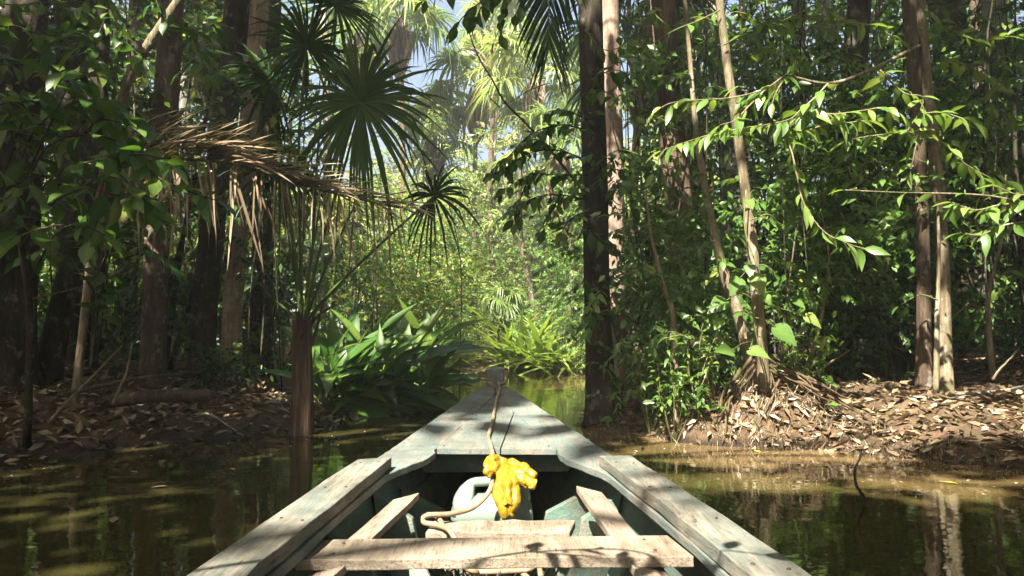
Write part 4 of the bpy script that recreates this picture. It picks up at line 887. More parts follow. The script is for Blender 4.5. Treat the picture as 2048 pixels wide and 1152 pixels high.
curtain('spray of small sunlit leaves around the arching branch', g, 1290, 2040, 110, 500, 7.4, 9.0, 420, .12, 'leaf_lit', 46, 6, .3, False)
curtain('low leaves around the root mound on the right bank', g, 1260, 1640, 520, 790, 8.0, 9.2, 640, .11, 'leaf_lit', 34, 7, .25, False)
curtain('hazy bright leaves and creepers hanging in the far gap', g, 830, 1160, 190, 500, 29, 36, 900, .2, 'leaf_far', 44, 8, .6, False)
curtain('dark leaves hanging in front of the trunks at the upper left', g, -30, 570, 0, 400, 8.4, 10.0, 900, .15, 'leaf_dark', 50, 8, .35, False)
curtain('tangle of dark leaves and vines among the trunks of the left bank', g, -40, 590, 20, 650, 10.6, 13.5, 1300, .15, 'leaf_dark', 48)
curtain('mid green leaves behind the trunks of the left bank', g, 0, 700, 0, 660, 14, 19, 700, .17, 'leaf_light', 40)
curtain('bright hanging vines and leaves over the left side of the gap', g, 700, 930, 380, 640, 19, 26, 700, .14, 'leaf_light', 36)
curtain('bright bushy leaves over the right side of the gap', g, 1125, 1200, 300, 700, 23, 27, 420, .14, 'leaf_light', 26)

# ------------------------------------------------------------------ plants with leaves that can be picked apart
def leaf_meshes(name, tm, width, nvar=3, seed=0, solid=False):
    out = []
    for k in range(nvar):
        b = Buf(); V, F = tm(k, width); b.add(V, F, np.where(np.abs(V[:, 0]) < 1e-6, .68, .42)); out.append(b.mesh(name))
    return out
LM = {}
LM['ovate'] = leaf_meshes('leaf', lambda k, w: leaf_template([0, .1, .25, .42, .6, .78, .92, 1], [0, .20, .40, .5, .46, .28, .09, 0], (.12, .28, .45)[k], (.30, .18, .25)[k], (.0, .25, -.25)[k], .10, w), .46)
LM['lance'] = leaf_meshes('leaf', lambda k, w: leaf_template([0, .1, .25, .45, .65, .82, .94, 1], [0, .18, .38, .5, .42, .22, .06, 0], (.18, .38, .55)[k], (.35, .2, .3)[k], (.0, .3, -.3)[k], .06, w), .36)
def heart_tm(k, w):
    V, F = leaf_template([.0, .06, .18, .35, .55, .75, .92, 1], [.12, .38, .5, .47, .35, .2, .06, 0], (.1, .25, .4)[k], .12, (0, .2, -.2)[k], 0, w); V[0, 1] -= .13; V[2, 1] -= .13; V[3, 1] -= .06; V[5, 1] -= .06; return V, F
LM['heart'] = leaf_meshes('leaf', heart_tm, .85)
LM['blade'] = leaf_meshes('leaf', lambda k, w: leaf_template(np.linspace(0, 1, 12), [.02, .045, .12, .27, .42, .5, .5, .45, .35, .22, .09, 0], (.25, .5, .85)[k], (.35, .25, .3)[k], (0, .35, -.35)[k], 0, w), .21)
LM['strap'] = leaf_meshes('leaf', lambda k, w: leaf_template(np.linspace(0, 1, 10), [.3, .42, .48, .5, .5, .46, .38, .27, .14, 0], (.4, .8, 1.2)[k], .35, (0, .3, -.3)[k], 0, w), .05)
LM['dead'] = leaf_meshes('leaf', lambda k, w: leaf_template([0, .12, .3, .5, .7, .88, 1], [0, .25, .44, .5, .38, .17, 0], (-.25, .2, -.45)[k], (.6, -.4, .9)[k], (.4, -.5, .2)[k], 0, w), .36)
def leaf_obj(parent, me, p, d, n, L, mat, wscale=1.0, name='leaf'):
    d = nrm(np.asarray(d, float)); s = np.cross(d, n); s = s / (np.linalg.norm(s) + 1e-9); n2 = np.cross(s, d)
    m = Matrix(((s[0] * L * wscale, d[0] * L, n2[0] * L, p[0]), (s[1] * L * wscale, d[1] * L, n2[1] * L, p[1]), (s[2] * L * wscale, d[2] * L, n2[2] * L, p[2]), (0, 0, 0, 1)))
    return link(name, me, mat, parent, m)
def leafy(parent, g, path, r0, r1, kind, mat, L, spacing, stem='stem', droop=.5, spread=.9, start=.0, wob=.55, tipleaf=True, up=1.0):
    """a branch (one mesh) with alternate leaves, each leaf an object"""
    P = spline(path, max(14, 7 * len(path))); b = Buf(); V, F = tube(P, np.linspace(r0, r1, len(P)), 6); b.add(V, F, g.random()); parent = child_empty_free(b.obj('branch', M[stem], parent))
    seg = np.linalg.norm(np.diff(P, axis=0), axis=1); cum = np.concatenate([[0], np.cumsum(seg)]); tot = cum[-1]; s = tot * start + spacing * g.random(); k = 0
    while s < tot:
        i = min(np.searchsorted(cum, s), len(P) - 1); i0 = max(0, i - 1); p = P[i0] + (P[i] - P[i0]) * ((s - cum[i0]) / max(seg[i0] if i0 < len(seg) else 1, 1e-6)); T = nrm(P[i] - P[i0]) if i != i0 else nrm(P[1] - P[0])
        sd = nrm(np.cross(T, [0, 0, 1.0])) * (1 if k % 2 else -1)
        d = T * .8 + sd * spread + g.normal(size=3) * wob + np.array([0, 0, -droop * (.4 + g.random())]); n = np.array([0, 0, up]) + g.normal(size=3) * .4
        l_ = L * (.65 + .55 * g.random()); leaf_obj(parent, LM[kind][g.integers(3)], p, d, n, l_, M[mat], .85 + .3 * g.random()); s += spacing * (.6 + .8 * g.random()); k += 1
    if tipleaf: leaf_obj(parent, LM[kind][0], P[-1], P[-1] - P[-2] + np.array([0, 0, -.01]), np.array([0, 0, 1.0]), L, M[mat])
def pp(pts, Y, dY=0): return [at(x, y, Y + dY * i / max(1, len(pts) - 1)) for i, (x, y) in enumerate(pts)]

# sunlit arching branch on the right
g = np.random.default_rng(500); Y = 7.0
t = thing('arching_branch', at(1838, 96, 8.6), 'arching branch with sunlit yellow-green leaves reaching across the right bank', 'branch')
b = Buf(); V, F = tube(spline([at(1840, 92, 8.85), at(1825, 98, 8.4), at(1734, 143, 7.4), at(1656, 167, 7.1), at(1573, 150, 7.0)], 30), np.linspace(.026, .012, 30), 7); b.add(V, F, .8); b.obj('main_branch', M['bark_pale'], t)
for pts, L, sp, dz in (([(1600, 158), (1573, 150), (1530, 178), (1465, 195), (1400, 200), (1343, 206), (1312, 222)], .22, .17, .4), ([(1656, 167), (1630, 195), (1604, 217), (1575, 240), (1500, 255), (1421, 269), (1326, 300)], .24, .10, .5),
                       ([(1604, 217), (1660, 228), (1720, 222), (1770, 215), (1800, 228)], .24, .09, .5), ([(1604, 225), (1573, 262), (1585, 310), (1598, 370), (1605, 400), (1617, 425), (1650, 465), (1690, 485), (1735, 500)], .23, .16, .5),
                       ([(1545, 240), (1600, 262), (1650, 250), (1700, 245), (1735, 240)], .24, .10, .5), ([(1530, 180), (1500, 210), (1470, 240), (1440, 250)], .22, .14, .5), ([(1573, 152), (1552, 185), (1545, 205)], .2, .12, .6)):
    leafy(t, g, pp(pts, Y, -.2), .010, .004, 'lance', 'leaf_lit', L * .9, sp * .45, 'bark_pale', dz)
t = thing('drooping_branch', at(1780, 145, 7.6), 'second sunlit leafy branch drooping between the slim trunk pair and the right edge', 'branch')
for pts, L, sp in (([(1760, 140), (1783, 165), (1810, 187), (1845, 195), (1837, 228), (1817, 262), (1855, 269), (1900, 300), (1934, 330), (1985, 358)], .24, .14), ([(1817, 260), (1775, 268), (1734, 273), (1690, 282)], .24, .13), ([(1837, 228), (1880, 225), (1920, 235), (1950, 245)], .24, .09), ([(1840, 265), (1830, 300), (1822, 340)], .22, .13)):
    leafy(t, g, pp(pts, Y, .1), .009, .004, 'lance', 'leaf_lit', L * .9, sp * .45, 'bark_pale', .5)
t = thing('low_branch', at(2060, 430, 6.8), 'leafy branch entering low from the right edge over the bank', 'branch')
for pts, L, sp in (([(2110, 440), (2060, 410), (2000, 395), (1930, 388), (1800, 385), (1690, 380)], .20, .45), ([(2060, 405), (2000, 410), (1950, 420), (1905, 405)], .24, .08), ([(2080, 440), (2010, 450), (1960, 470), (1920, 465)], .22, .10), ([(2090, 380), (2040, 390), (1990, 372)], .22, .10)):
    leafy(t, g, pp(pts, 6.9), .013, .004, 'lance', 'leaf_lit', L * .9, sp * .5, 'bark_pale', .5)
# saplings with visible root mound
def sapling(pts, Y, w0, w1, bark, label, seed, branches=(), H=None, name='sapling'):
    g = np.random.default_rng(seed); P = pp(pts, Y); P[0][2] = hz(P[0][0], P[0][1]) + (0 if H is None else H); t = thing(name, P[0], label, 'sapling')
    b = Buf(); Q = spline(P, 40); Q += np.cumsum(g.normal(size=Q.shape), axis=0) * .0015; V, F = tube(Q, np.linspace(pr(w0, Y), pr(w1, Y), 40), 9); b.add(V, F); b.obj('stem', M[bark], t)
    if w0 > 20:
        for i in range(9):
            c_ = Q[int(6 + i * 3.6)]; a = g.random() * 6.283; e = c_ + np.array([math.cos(a) * .35, math.sin(a) * .25, .05 * g.normal()]); leafy(t, g, [c_, (c_ + e) / 2 + np.array([0, 0, .05]), e], .005, .003, 'ovate', 'leaf_lit' if i % 2 else 'leaf_mid', .15, .07, 'stem', .5)
    for bp, L, sp, kind, mat in branches: leafy(t, g, pp(bp, Y - .1), .009, .004, kind, mat, L, sp, 'stem', .45)
    return t
s1 = sapling([(1528, 735), (1515, 600), (1497, 430), (1475, 280), (1455, 140), (1437, 0), (1425, -120)], 8.3, 25, 14, 'bark_pale', 'sunlit slim sapling stem rising from the root mound on the right bank', 600,
        [([(1440, 20), (1400, 40), (1350, 60), (1300, 90)], .2, .16, 'lance', 'leaf_mid'), ([(1448, 90), (1490, 70), (1530, 80)], .2, .16, 'lance', 'leaf_mid'), ([(1500, 440), (1540, 430), (1570, 470)], .18, .13, 'ovate', 'leaf_lit')])
s2 = sapling([(1512, 740), (1480, 640), (1450, 555), (1428, 470), (1405, 350), (1392, 260), (1375, 60), (1360, -120)], 8.6, 27, 5, 'bark_pale', 'crooked sunlit stem leaning left out of the root mound on the right bank', 601,
        [([(1405, 350), (1360, 330), (1320, 350), (1280, 340)], .2, .13, 'lance', 'leaf_mid'), ([(1430, 480), (1380, 500), (1340, 480)], .18, .13, 'ovate', 'leaf_lit')])
s3 = sapling([(1352, 730), (1345, 640), (1325, 570), (1302, 470), (1290, 380)], 8.5, 14, 4, 'bark_pale', 'thin sunlit shoot left of the root mound', 602, [([(1325, 570), (1290, 540), (1260, 550)], .18, .12, 'ovate', 'leaf_mid'), ([(1302, 470), (1340, 440), (1380, 460)], .18, .12, 'ovate', 'leaf_mid'), ([(1290, 390), (1260, 370), (1230, 380)], .18, .12, 'ovate', 'leaf_mid')])
s4 = sapling([(1872, 790), (1876, 620), (1880, 480), (1868, 330)], 8.6, 12, 3, 'bark_pale', 'thin green shoot between the slim trunk pair', 603, [([(1876, 600), (1840, 590), (1800, 610)], .16, .14, 'ovate', 'leaf_mid')])
s5 = sapling([(1600, 760), (1640, 640), (1655, 520), (1640, 420)], 9.4, 10, 3, 'bark_pale', 'thin bare shoot behind the right bank litter', 604, [([(1645, 560), (1690, 560), (1730, 590)], .18, .15, 'lance', 'leaf_mid')])
s6 = sapling([(1985, 730), (1975, 600), (2000, 480), (2010, 350)], 9.5, 12, 3, 'bark_pale', 'thin shoot with pale leaves near the right edge', 605, [([(1990, 560), (2025, 540), (2050, 560)], .2, .15, 'lance', 'leaf_lit'), ([(1975, 620), (1940, 610), (1910, 630)], .18, .15, 'lance', 'leaf_mid')])
# root mound under the saplings
g = np.random.default_rng(610); m0 = at(1520, 720, 8.4); b = Buf()
def root_to(s0, e, r0, lift):
    e = np.array(e, float); e[2] = hz(e[0], e[1]) - .04; mid = s0 * .45 + e * .55 + np.array([g.normal() * .05, g.normal() * .04, lift]); q_ = spline([s0, mid, e], 12); q_ += np.cumsum(g.normal(size=q_.shape), 0) * .013
    V, F = tube(q_, np.linspace(r0, r0 * .5, 12), 6); b.add(V, F, g.random())
for i in range(9): root_to(m0 + np.array([.05 + g.normal() * .05, -.05, .10 * g.normal() - .02]), (m0[0] + .75 + .45 * g.random(), m0[1] - .25 + .3 * g.normal(), 0), .009 + .022 * g.random() ** 2, .05 + .1 * g.random())
for i in range(4): root_to(m0 + np.array([g.normal() * .10, -.06, .10 * g.normal() - .06]), (m0[0] + g.normal() * .28, m0[1] - .30 - .3 * g.random(), 0), .009 + .026 * g.random() ** 2, .06 * g.random())
for i in range(3): root_to(m0 + np.array([-.06 + g.normal() * .06, -.03, .12 * g.normal() - .05]), (m0[0] - .45 - .5 * g.random(), m0[1] - .1 + .25 * g.normal(), 0), .009 + .022 * g.random() ** 2, .1 * g.random())
o = b.obj('roots', M['root'], s1)
b = Buf(); n = 420; q = MOUND + g.normal(size=(n, 2)) * np.array([.45, .32]) + np.array([0, -.15]); z = height(q[:, 0], q[:, 1]); a = g.random(n) * 6.283
put_leaves(b, np.stack([q[:, 0], q[:, 1], z + .02], -1), np.stack([np.cos(a), np.sin(a), -.5 + .4 * g.normal(size=n)], -1), np.array([0, -.6, 1.0]) + g.normal(size=(n, 3)) * .5, .08 + .12 * g.random(n), .05, T_SIMPLE, g.random(n)); o = b.obj('dead_leaves', M['litter'], s1); tag(o, kind='stuff')
b = Buf(); n = 500; q = MOUND + g.normal(size=(n, 2)) * np.array([.5, .28]) + np.array([0, -.25]); z = height(q[:, 0], q[:, 1])
put_leaves(b, np.stack([q[:, 0], q[:, 1], z - .02], -1), np.stack([g.normal(size=n) * .4, -.3 + g.normal(size=n) * .2, np.ones(n)], -1), g.normal(size=(n, 3)), .06 + .16 * g.random(n), .009, T_SIMPLE, g.random(n)); o = b.obj('root_fibres', M['litter'], s1); tag(o, kind='stuff')
# heart-leaf vine on the sapling
t = thing('climbing_vine', at(1500, 700, 8.1), 'climbing vine with large heart-shaped pale leaves on the slim sapling stem', 'vine'); Y = 8.1
b = Buf(); V, F = tube(spline(pp([(1535, 760), (1508, 640), (1520, 560), (1490, 460), (1492, 380)], Y), 24), .008, 6); b.add(V, F, .3); b.obj('vine_stem', M['stem'], t)
for px, py, dx, dz, L in ((1478, 558, -.5, -.6, .36), (1508, 552, .3, -.7, .40), (1450, 602, -.8, -.3, .40), (1552, 655, .7, -.6, .46), (1612, 632, .8, -.5, .32), (1462, 702, -.7, .1, .38), (1500, 700, .5, -.1, .36), (1500, 530, -.2, -.8, .26), (1497, 400, .2, -.8, .22), (1588, 600, .5, -.5, .26), (1525, 590, .4, -.6, .28), (1440, 640, -.5, -.6, .26)):
    p = at(px, py, Y - .1); leaf_obj(t, LM['heart'][g.integers(3)], p, (dx, -.5, dz), (.1 * g.normal(), -.75, .65), L * .62, M['leaf_lit'])
    b = Buf(); V, F = tube(spline([at(1508, py - 20, Y), (p + at(1508, py - 20, Y)) / 2 + np.array([0, 0, .03]), p], 7), .004, 4); b.add(V, F, .4); b.obj('leaf_stalk', M['stem'], t)
# small lit plants on the right bank edge
for k, (px, py, Y) in enumerate(((1345, 720, 8.3), (1395, 700, 8.4), (1425, 730, 8.5), (1300, 735, 8.8), (1590, 700, 8.9))):
    c = at(px, py, Y); z = hz(c[0], c[1]); c[2] = max(c[2], z + .05); base = np.array([c[0], c[1], z]); t = thing('seedling', base, ['sunlit seedling at the water side of the root mound', 'sunlit feathery seedling left of the root mound', 'bright seedling touching the root mound', 'seedling nearest the black trunk on the right bank', 'seedling right of the root mound in half shade'][k], 'seedling')
    for i in range(5):
        e = c + np.array([g.normal() * .2, g.normal() * .15, .1 + .2 * g.random()]); leafy(t, g, [base, (base + e) / 2 + g.normal(size=3) * .03, e, e + np.array([g.normal() * .18, -.05, .0])], .006, .003, 'lance', 'leaf_lit', .13, .055, 'stem', .35, start=.35)
# dark leafy branch left of the black trunk, twigs at the top of the gap
t = thing('leafy_branch', at(1175, 400, 9.7), 'dark leafy branch hanging left of the black trunk over the water', 'branch'); g = np.random.default_rng(620)
for pts in ([(1175, 260), (1120, 250), (1060, 270), (1020, 310), (995, 330)], [(1175, 320), (1110, 300), (1050, 310), (1000, 350)], [(1175, 350), (1120, 350), (1060, 350), (1000, 385)], [(1175, 400), (1120, 390), (1070, 395), (1010, 430)], [(1120, 390), (1100, 430), (1085, 465)], [(1060, 350), (1040, 400), (1030, 445)], [(1175, 240), (1130, 220), (1090, 225)], [(1110, 300), (1075, 280), (1040, 285)], [(1050, 310), (1020, 330), (985, 350)], [(1175, 300), (1200, 330), (1240, 340), (1280, 330)], [(1175, 420), (1140, 440), (1120, 470)], [(1180, 460), (1220, 500), (1250, 510)]):
    leafy(t, g, pp(pts, 9.6, -.5), .012, .004, 'ovate', 'leaf_dark', .20, .042, 'bark_dark', .55)
t = thing('leafy_branch', at(1000, -60, 7.0), 'dark twig hanging into the bright sky at the top centre', 'branch')
for pts in ([(1120, -120), (1040, -60), (980, -10), (935, 25), (905, 60)], [(1020, -50), (1010, 0), (1005, 40), (990, 80)], [(980, -15), (960, 20), (950, 45)], [(1040, -60), (1045, 0), (1035, 30)], [(935, -60), (890, -20), (850, 0)]): leafy(t, g, pp(pts, 7), .010, .004, 'ovate', 'leaf_dark', .19, .07, 'bark_dark', .6)
t = thing('bare_branch', at(1170, 300, 11), 'thin dark bare branch slanting across the pale palms in the gap', 'branch')
for pts, w in (([(930, 40), (955, 110), (985, 160), (1010, 205), (1050, 245), (1100, 300), (1180, 400)], .022), ([(985, 160), (978, 190), (1000, 215)], .01), ([(1015, 208), (1060, 180), (1100, 165)], .01)):
    b = Buf(); V, F = tube(spline(pp(pts, 11.5), 24), np.linspace(w * .5, w, 24), 6); b.add(V, F, .2); b.obj('branch', M['bark_dark'], t)
# leaves around the right trunks
t = thing('leafy_branch', at(1240, 300, 9.5), 'drooping long-leaved branch crossing the black and the pinkish trunks', 'branch')
for pts in ([(1170, 60), (1210, 100), (1260, 90), (1300, 110)], [(1180, 160), (1230, 140), (1290, 160), (1340, 150)], [(1190, 330), (1240, 300), (1300, 320), (1340, 350)], [(1300, 20), (1340, 50), (1400, 40), (1450, 60)], [(1240, 420), (1290, 400), (1340, 430)], [(1230, 560), (1290, 540), (1340, 560)], [(1240, 200), (1200, 180), (1165, 190)], [(1180, 640), (1220, 620), (1270, 650)], [(1170, 560), (1190, 600), (1180, 650)]):
    leafy(t, g, pp(pts, 9.4, -.3), .008, .004, 'ovate', 'leaf_mid', .24, .065, 'stem', .7)
t = thing('leafy_branch', at(1330, 500, 9.2), 'tangle of small leafy twigs in front of the shaggy trunk', 'branch')
for pts in ([(1250, 240), (1300, 230), (1350, 250)], [(1260, 470), (1310, 450), (1370, 470), (1410, 450)], [(1250, 600), (1300, 590), (1350, 610), (1400, 600)], [(1280, 380), (1330, 370), (1380, 390)], [(1240, 680), (1290, 660), (1330, 680)], [(1320, 520), (1360, 540), (1400, 530)], [(1290, 290), (1270, 330), (1260, 370)], [(1400, 180), (1440, 200), (1480, 190)], [(1540, 340), (1590, 350), (1640, 340)], [(1660, 300), (1700, 320), (1750, 310)], [(1560, 560), (1610, 550), (1650, 570)], [(1700, 560), (1750, 540), (1790, 560)]): leafy(t, g, pp(pts, 9.3, -.2), .007, .003, 'ovate', 'leaf_mid', .17, .055, 'stem', .6)
t = thing('leafy_branch', at(1700, 40, 8.5), 'green leafy branch in half shade along the top right', 'branch')
for pts in ([(1480, 30), (1540, 50), (1600, 30), (1660, 60)], [(1620, -20), (1680, 40), (1740, 50), (1800, 80)], [(1850, 20), (1900, 60), (1960, 80), (2030, 70)], [(1880, 120), (1930, 130), (1990, 160), (2050, 160)], [(1500, 110), (1560, 100), (1610, 120)], [(1960, 200), (2010, 230), (2060, 220)]):
    leafy(t, g, pp(pts, 8.3), .008, .004, 'lance', 'leaf_mid', .22, .055, 'stem', .5)

# dark shrub in the left foreground
t = thing('leafy_shrub', (*at(120, 740, 7.4)[:2], hz(*at(120, 740, 7.4)[:2])), 'large-leaved blue-green shrub in deep shade at the left', 'shrub'); g = np.random.default_rng(640)
root = np.array([*at(60, 760, 7.4)[:2], hz(*at(60, 760, 7.4)[:2])])
for pts in ([(60, 560), (110, 470), (160, 450), (210, 470)], [(40, 500), (90, 420), (160, 380), (230, 390), (290, 400)], [(30, 460), (110, 350), (200, 320), (290, 310), (340, 330)], [(30, 420), (90, 300), (170, 270), (250, 290), (310, 350), (370, 380), (430, 400)], [(20, 380), (70, 260), (140, 210), (190, 200), (240, 220)], [(10, 340), (60, 210), (110, 150), (170, 130)], [(20, 420), (0, 330), (-30, 250)], [(40, 380), (100, 250), (140, 170), (180, 150)], [(30, 300), (20, 230), (50, 200)], [(170, 270), (200, 240), (260, 250)], [(200, 320), (240, 350), (280, 390), (300, 420)], [(110, 350), (60, 360), (10, 400)], [(230, 390), (200, 430), (180, 480)], [(90, 420), (60, 450), (20, 480)]):
    leafy(t, g, pp(pts, 6.6, -.5), .012, .005, 'ovate', 'leaf_shrub', .27, .062, 'bark_dark', .45, .8, .2)
b = Buf(); V, F = tube(spline([root, at(60, 640, 7.0), at(40, 480, 6.7), at(30, 380, 6.6)], 18), np.linspace(.04, .02, 18), 7); b.add(V, F, .3); b.obj('stem', M['bark_dark'], t)
t = thing('leafy_branch', at(120, 60, 8.2), 'dark leafy branches hanging across the trunks at the top left corner', 'branch'); g = np.random.default_rng(645)
for pts in ([(-60, 60), (20, 50), (90, 70), (150, 60)], [(-60, 120), (10, 130), (80, 120), (140, 150)], [(200, -60), (220, 20), (250, 80), (290, 120)], [(180, -60), (160, 20), (120, 60), (90, 110)], [(-40, 0), (30, 10), (90, 5), (160, 20)], [(300, -40), (330, 40), (380, 60), (430, 50)], [(-60, 200), (0, 210), (50, 190)], [(380, 60), (400, 110), (410, 150)], [(220, 20), (190, 90), (200, 140)]): leafy(t, g, pp(pts, 8.2, -.3), .010, .004, 'ovate', 'leaf_dark', .24, .06, 'bark_dark', .5)
t = thing('leafy_shrub', (*at(210, 740, 8.3)[:2], hz(*at(210, 740, 8.3)[:2])), 'darker leafy shrub behind the large-leaved shrub, reaching the brown trunk', 'shrub')
for pts in ([(180, 740), (200, 600), (230, 480), (260, 420), (330, 400)], [(180, 740), (190, 560), (180, 440), (150, 380), (90, 350)], [(190, 560), (240, 460), (300, 440), (360, 450)], [(180, 440), (200, 360), (260, 330), (320, 340), (390, 370)], [(200, 600), (140, 520), (90, 500), (40, 520)], [(230, 480), (300, 500), (340, 530)], [(190, 420), (230, 300), (280, 260), (340, 270)]): leafy(t, g, pp(pts, 7.9, -.2), .012, .005, 'ovate', 'leaf_shrub', .24, .065, 'bark_dark', .45, .8, .25)
# broad blade-leaved clump beside the left water edge
g = np.random.default_rng(650); clumps = [(690, 790, 11.4), (735, 785, 11.8), (780, 775, 12.3), (650, 790, 11.2), (820, 765, 13.0), (720, 740, 12.6), (770, 740, 13.2)]
labs = ['at the front beside the fan palm stem', 'in the middle of the row by the water', 'nearest the bend in the water', 'closest behind the fan palm stem', 'farthest right leaning over the water', 'in the back row, tallest', 'in the back row, right']
for (px, py, Yc), lb in zip(clumps, labs):
    c = at(px, py, Yc); z = hz(c[0], c[1]); base = np.array([c[0], c[1], max(z, 0) - .03]); t = thing('broadleaf_plant', base, 'clump of long glossy blade leaves ' + lb, 'plant', 'blade-leaved plants on the left water edge')
    for i in range(5):
        hs = .25 + .75 * g.random(); top = base + np.array([.25 * g.normal() + .18, .2 * g.normal() - .1, hs]); st = spline([base + np.array([g.normal() * .1, g.normal() * .1, 0]), (base + top) / 2 + np.array([-.05, 0, .05]), top], 8)
        b = Buf(); V, F = tube(st, np.linspace(.022, .014, 8), 6); b.add(V, F, .4); b.obj('stem', M['petiole'], t)
        for k in range(6):
            a = k * 2.2 + g.normal() * .4; el = R(12 + 60 * (k / 5) + 8 * g.normal()); d = np.array([math.cos(a) * math.cos(el) + .35, math.sin(a) * math.cos(el) * .8 - .15, math.sin(el)]); p0 = st[3 + min(4, k)]
            leaf_obj(t, LM['blade'][g.integers(3)], p0, d, (-.35 * d[0] + .15 * g.normal(), -.45, 1.0), .75 + .5 * g.random(), M['leaf_blade'], .8 + .4 * g.random())
# strap plants on the far bank
for k, (px, Yc, n, L) in enumerate(((1045, 26.2, 44, 2.4), (1085, 25.7, 46, 2.5), (1125, 25.2, 40, 2.2), (1010, 26.8, 34, 1.9), (840, 21, 26, 1.3), (905, 24.8, 30, 1.4))):
    c = at(px, 740, Yc); base = np.array([c[0], c[1], max(hz(c[0], c[1]), 0) - .03]); t = thing('strap_plant', base, ['tall arching grassy plant right above the bow post', 'tall arching grassy plant bending to the water right of the bow post', 'arching grassy plant nearest the black trunk', 'smaller grassy plant left of the bow post', 'grassy tuft at the bend of the left water edge', 'grassy tuft at the far left water edge'][k], 'plant', 'grassy plants at the far water edge')
    for i in range(n):
        a = g.random() * 6.283; el = R(35 + 50 * g.random()); d = np.array([math.cos(a) * math.cos(el), math.sin(a) * math.cos(el), math.sin(el)])
        leaf_obj(t, LM['strap'][g.integers(3)], base + np.array([g.normal() * .25, g.normal() * .2, 0]), d, (-d[0], -d[1], .8), L * (.6 + .7 * g.random()), M['leaf_strap'], 1.6)

# ------------------------------------------------------------------ pinnate fronds
def leaflet_mesh(hang, k, wid):
    b = Buf(); V, F = leaf_template(np.linspace(0, 1, 8), [.25, .42, .5, .5, .45, .35, .2, 0], hang, .35, (.2, -.3, .45)[k % 3], 0, wid); b.add(V, F, .5); return b.mesh('leaflet')
LF_dead = [leaflet_mesh(h, k, .048) for k, h in enumerate((.10, .28, .5))]; LF_hang = [leaflet_mesh(h, k, .026) for k, h in enumerate((.02, -.08, .12))]; LF_green = [leaflet_mesh(h, k, .040) for k, h in enumerate((.15, .3, .05))]
def leaflet(t, me, p, d, n, L, mat): leaf_obj(t, me, p, d, n, L, mat, 1.0, 'leaflet')
g = np.random.default_rng(700)
for pth, Yf, n, up, lab in (([(262, 322), (360, 318), (469, 330), (590, 366), (690, 392), (800, 416)], 7.5, 84, True, 'dead brown palm frond with long leaflets hanging down above the left bank'),
                            ([(180, 330), (260, 300), (330, 290), (400, 300), (470, 318)], 7.9, 46, False, 'dead tan palm frond behind the large-leaved shrub')):
    P = spline(pp(pth, Yf, .1), 50); t = thing('dead_frond', P[0], lab, 'palm frond'); b = Buf(); V, F = tube(P, np.linspace(.02, .006, 50), 6); b.add(V, F, .1); b.obj('rachis', M['bark_fibre'], t)
    for i in range(n):
        s = i / n; p = P[int(s * 49)]; T = nrm(P[min(49, int(s * 49) + 1)] - P[max(0, int(s * 49) - 1)])
        L = (.95 - .35 * s) * (.8 + .35 * g.random())
        leaflet(t, LF_dead[g.integers(3)], p, T * 1.0 + np.array([0, -.25 + .2 * g.normal(), .62 - .35 * s + .12 * g.normal()]), (0.1 * g.normal(), -.5, .9), L, M['frond_dead'])
        if up and g.random() < .8:
            p = P[min(49, max(0, int(s * 49 + g.normal() * 2)))]
            L2 = (1.1 - .3 * s) * (.45 + .75 * g.random()); leaflet(t, LF_hang[g.integers(3)], p, (.2 * g.normal() + .03, .15 * g.normal(), -1), (.4 * g.normal(), -1, .1), L2, M['frond_dead'])
t = thing('palm_frond', at(1120, -160, 8), 'green palm frond hanging down from the top centre', 'palm frond'); P = spline(pp([(1185, -260), (1140, -160), (1110, -70), (1098, 20), (1098, 100)], 8), 50)
b = Buf(); V, F = tube(P, np.linspace(.022, .005, 50), 6); b.add(V, F, .3); b.obj('rachis', M['petiole'], t)
for i in range(50):
    s = i / 50; k = int(s * 49); p = P[k]; T = nrm(P[min(49, k + 1)] - P[max(0, k - 1)])
    for sg in (-1, 1): leaflet(t, LF_green[g.integers(3)], p, T * 1.0 + np.array([sg * (.85 - .45 * s), -.1, -.15 + .08 * g.normal()]) + .05 * g.normal(size=3), (sg * .15, -1, .2), (1.1 - .5 * s) * (.85 + .25 * g.random()), M['palm_dark'])

# ------------------------------------------------------------------ litter, sticks and roots on the banks
g = np.random.default_rng(800)
def ground_leaves(n, x0, x1, y0, y1, m0, m1, Lr):
    q = on_land(g, n * 3, x0, x1, y0, y1, m0); q = q[signed(q[:, 0], q[:, 1]) < m1][:n]; z = height(q[:, 0], q[:, 1]); return np.stack([q[:, 0], q[:, 1], z], -1), g.uniform(*Lr, len(q))
for (n, x0, x1, y0, y1, m0, m1, Lr) in ((300, 1.6, 6.6, 6.5, 10.5, .02, 2.6, (.07, .19)), (210, -7.2, -2.2, 6.6, 10.8, .05, 2.2, (.10, .24))):
    P, L = ground_leaves(n, x0, x1, y0, y1, m0, m1, Lr); 
    for p, l_ in zip(P, L):
        a = g.random() * 6.283; leaf_obj(ground, LM['dead'][g.integers(3)], p + np.array([0, 0, .03]), (math.cos(a), math.sin(a), .25 * g.normal()), np.array([0, 0, 1.0]) + g.normal(size=3) * .35, l_, M['litter'])
b = Buf()
for (n, x0, x1, y0, y1, m0, m1, Lr) in ((11000, 1.0, 8, 6.2, 13, 0, 7, (.05, .18)), (7000, -8.5, -1.8, 6.2, 13, 0, 7, (.06, .2))):
    P, L = ground_leaves(n, x0, x1, y0, y1, m0, m1, Lr); a = g.random(len(P)) * 6.283; D = np.stack([np.cos(a), np.sin(a), .3 * g.normal(size=len(P))], -1)
    put_leaves(b, P + np.array([0, 0, .015]), D, np.array([0, 0, 1.0]) + g.normal(size=(len(P), 3)) * .45, L, L * .42, T_SIMPLE, g.random(len(P)))
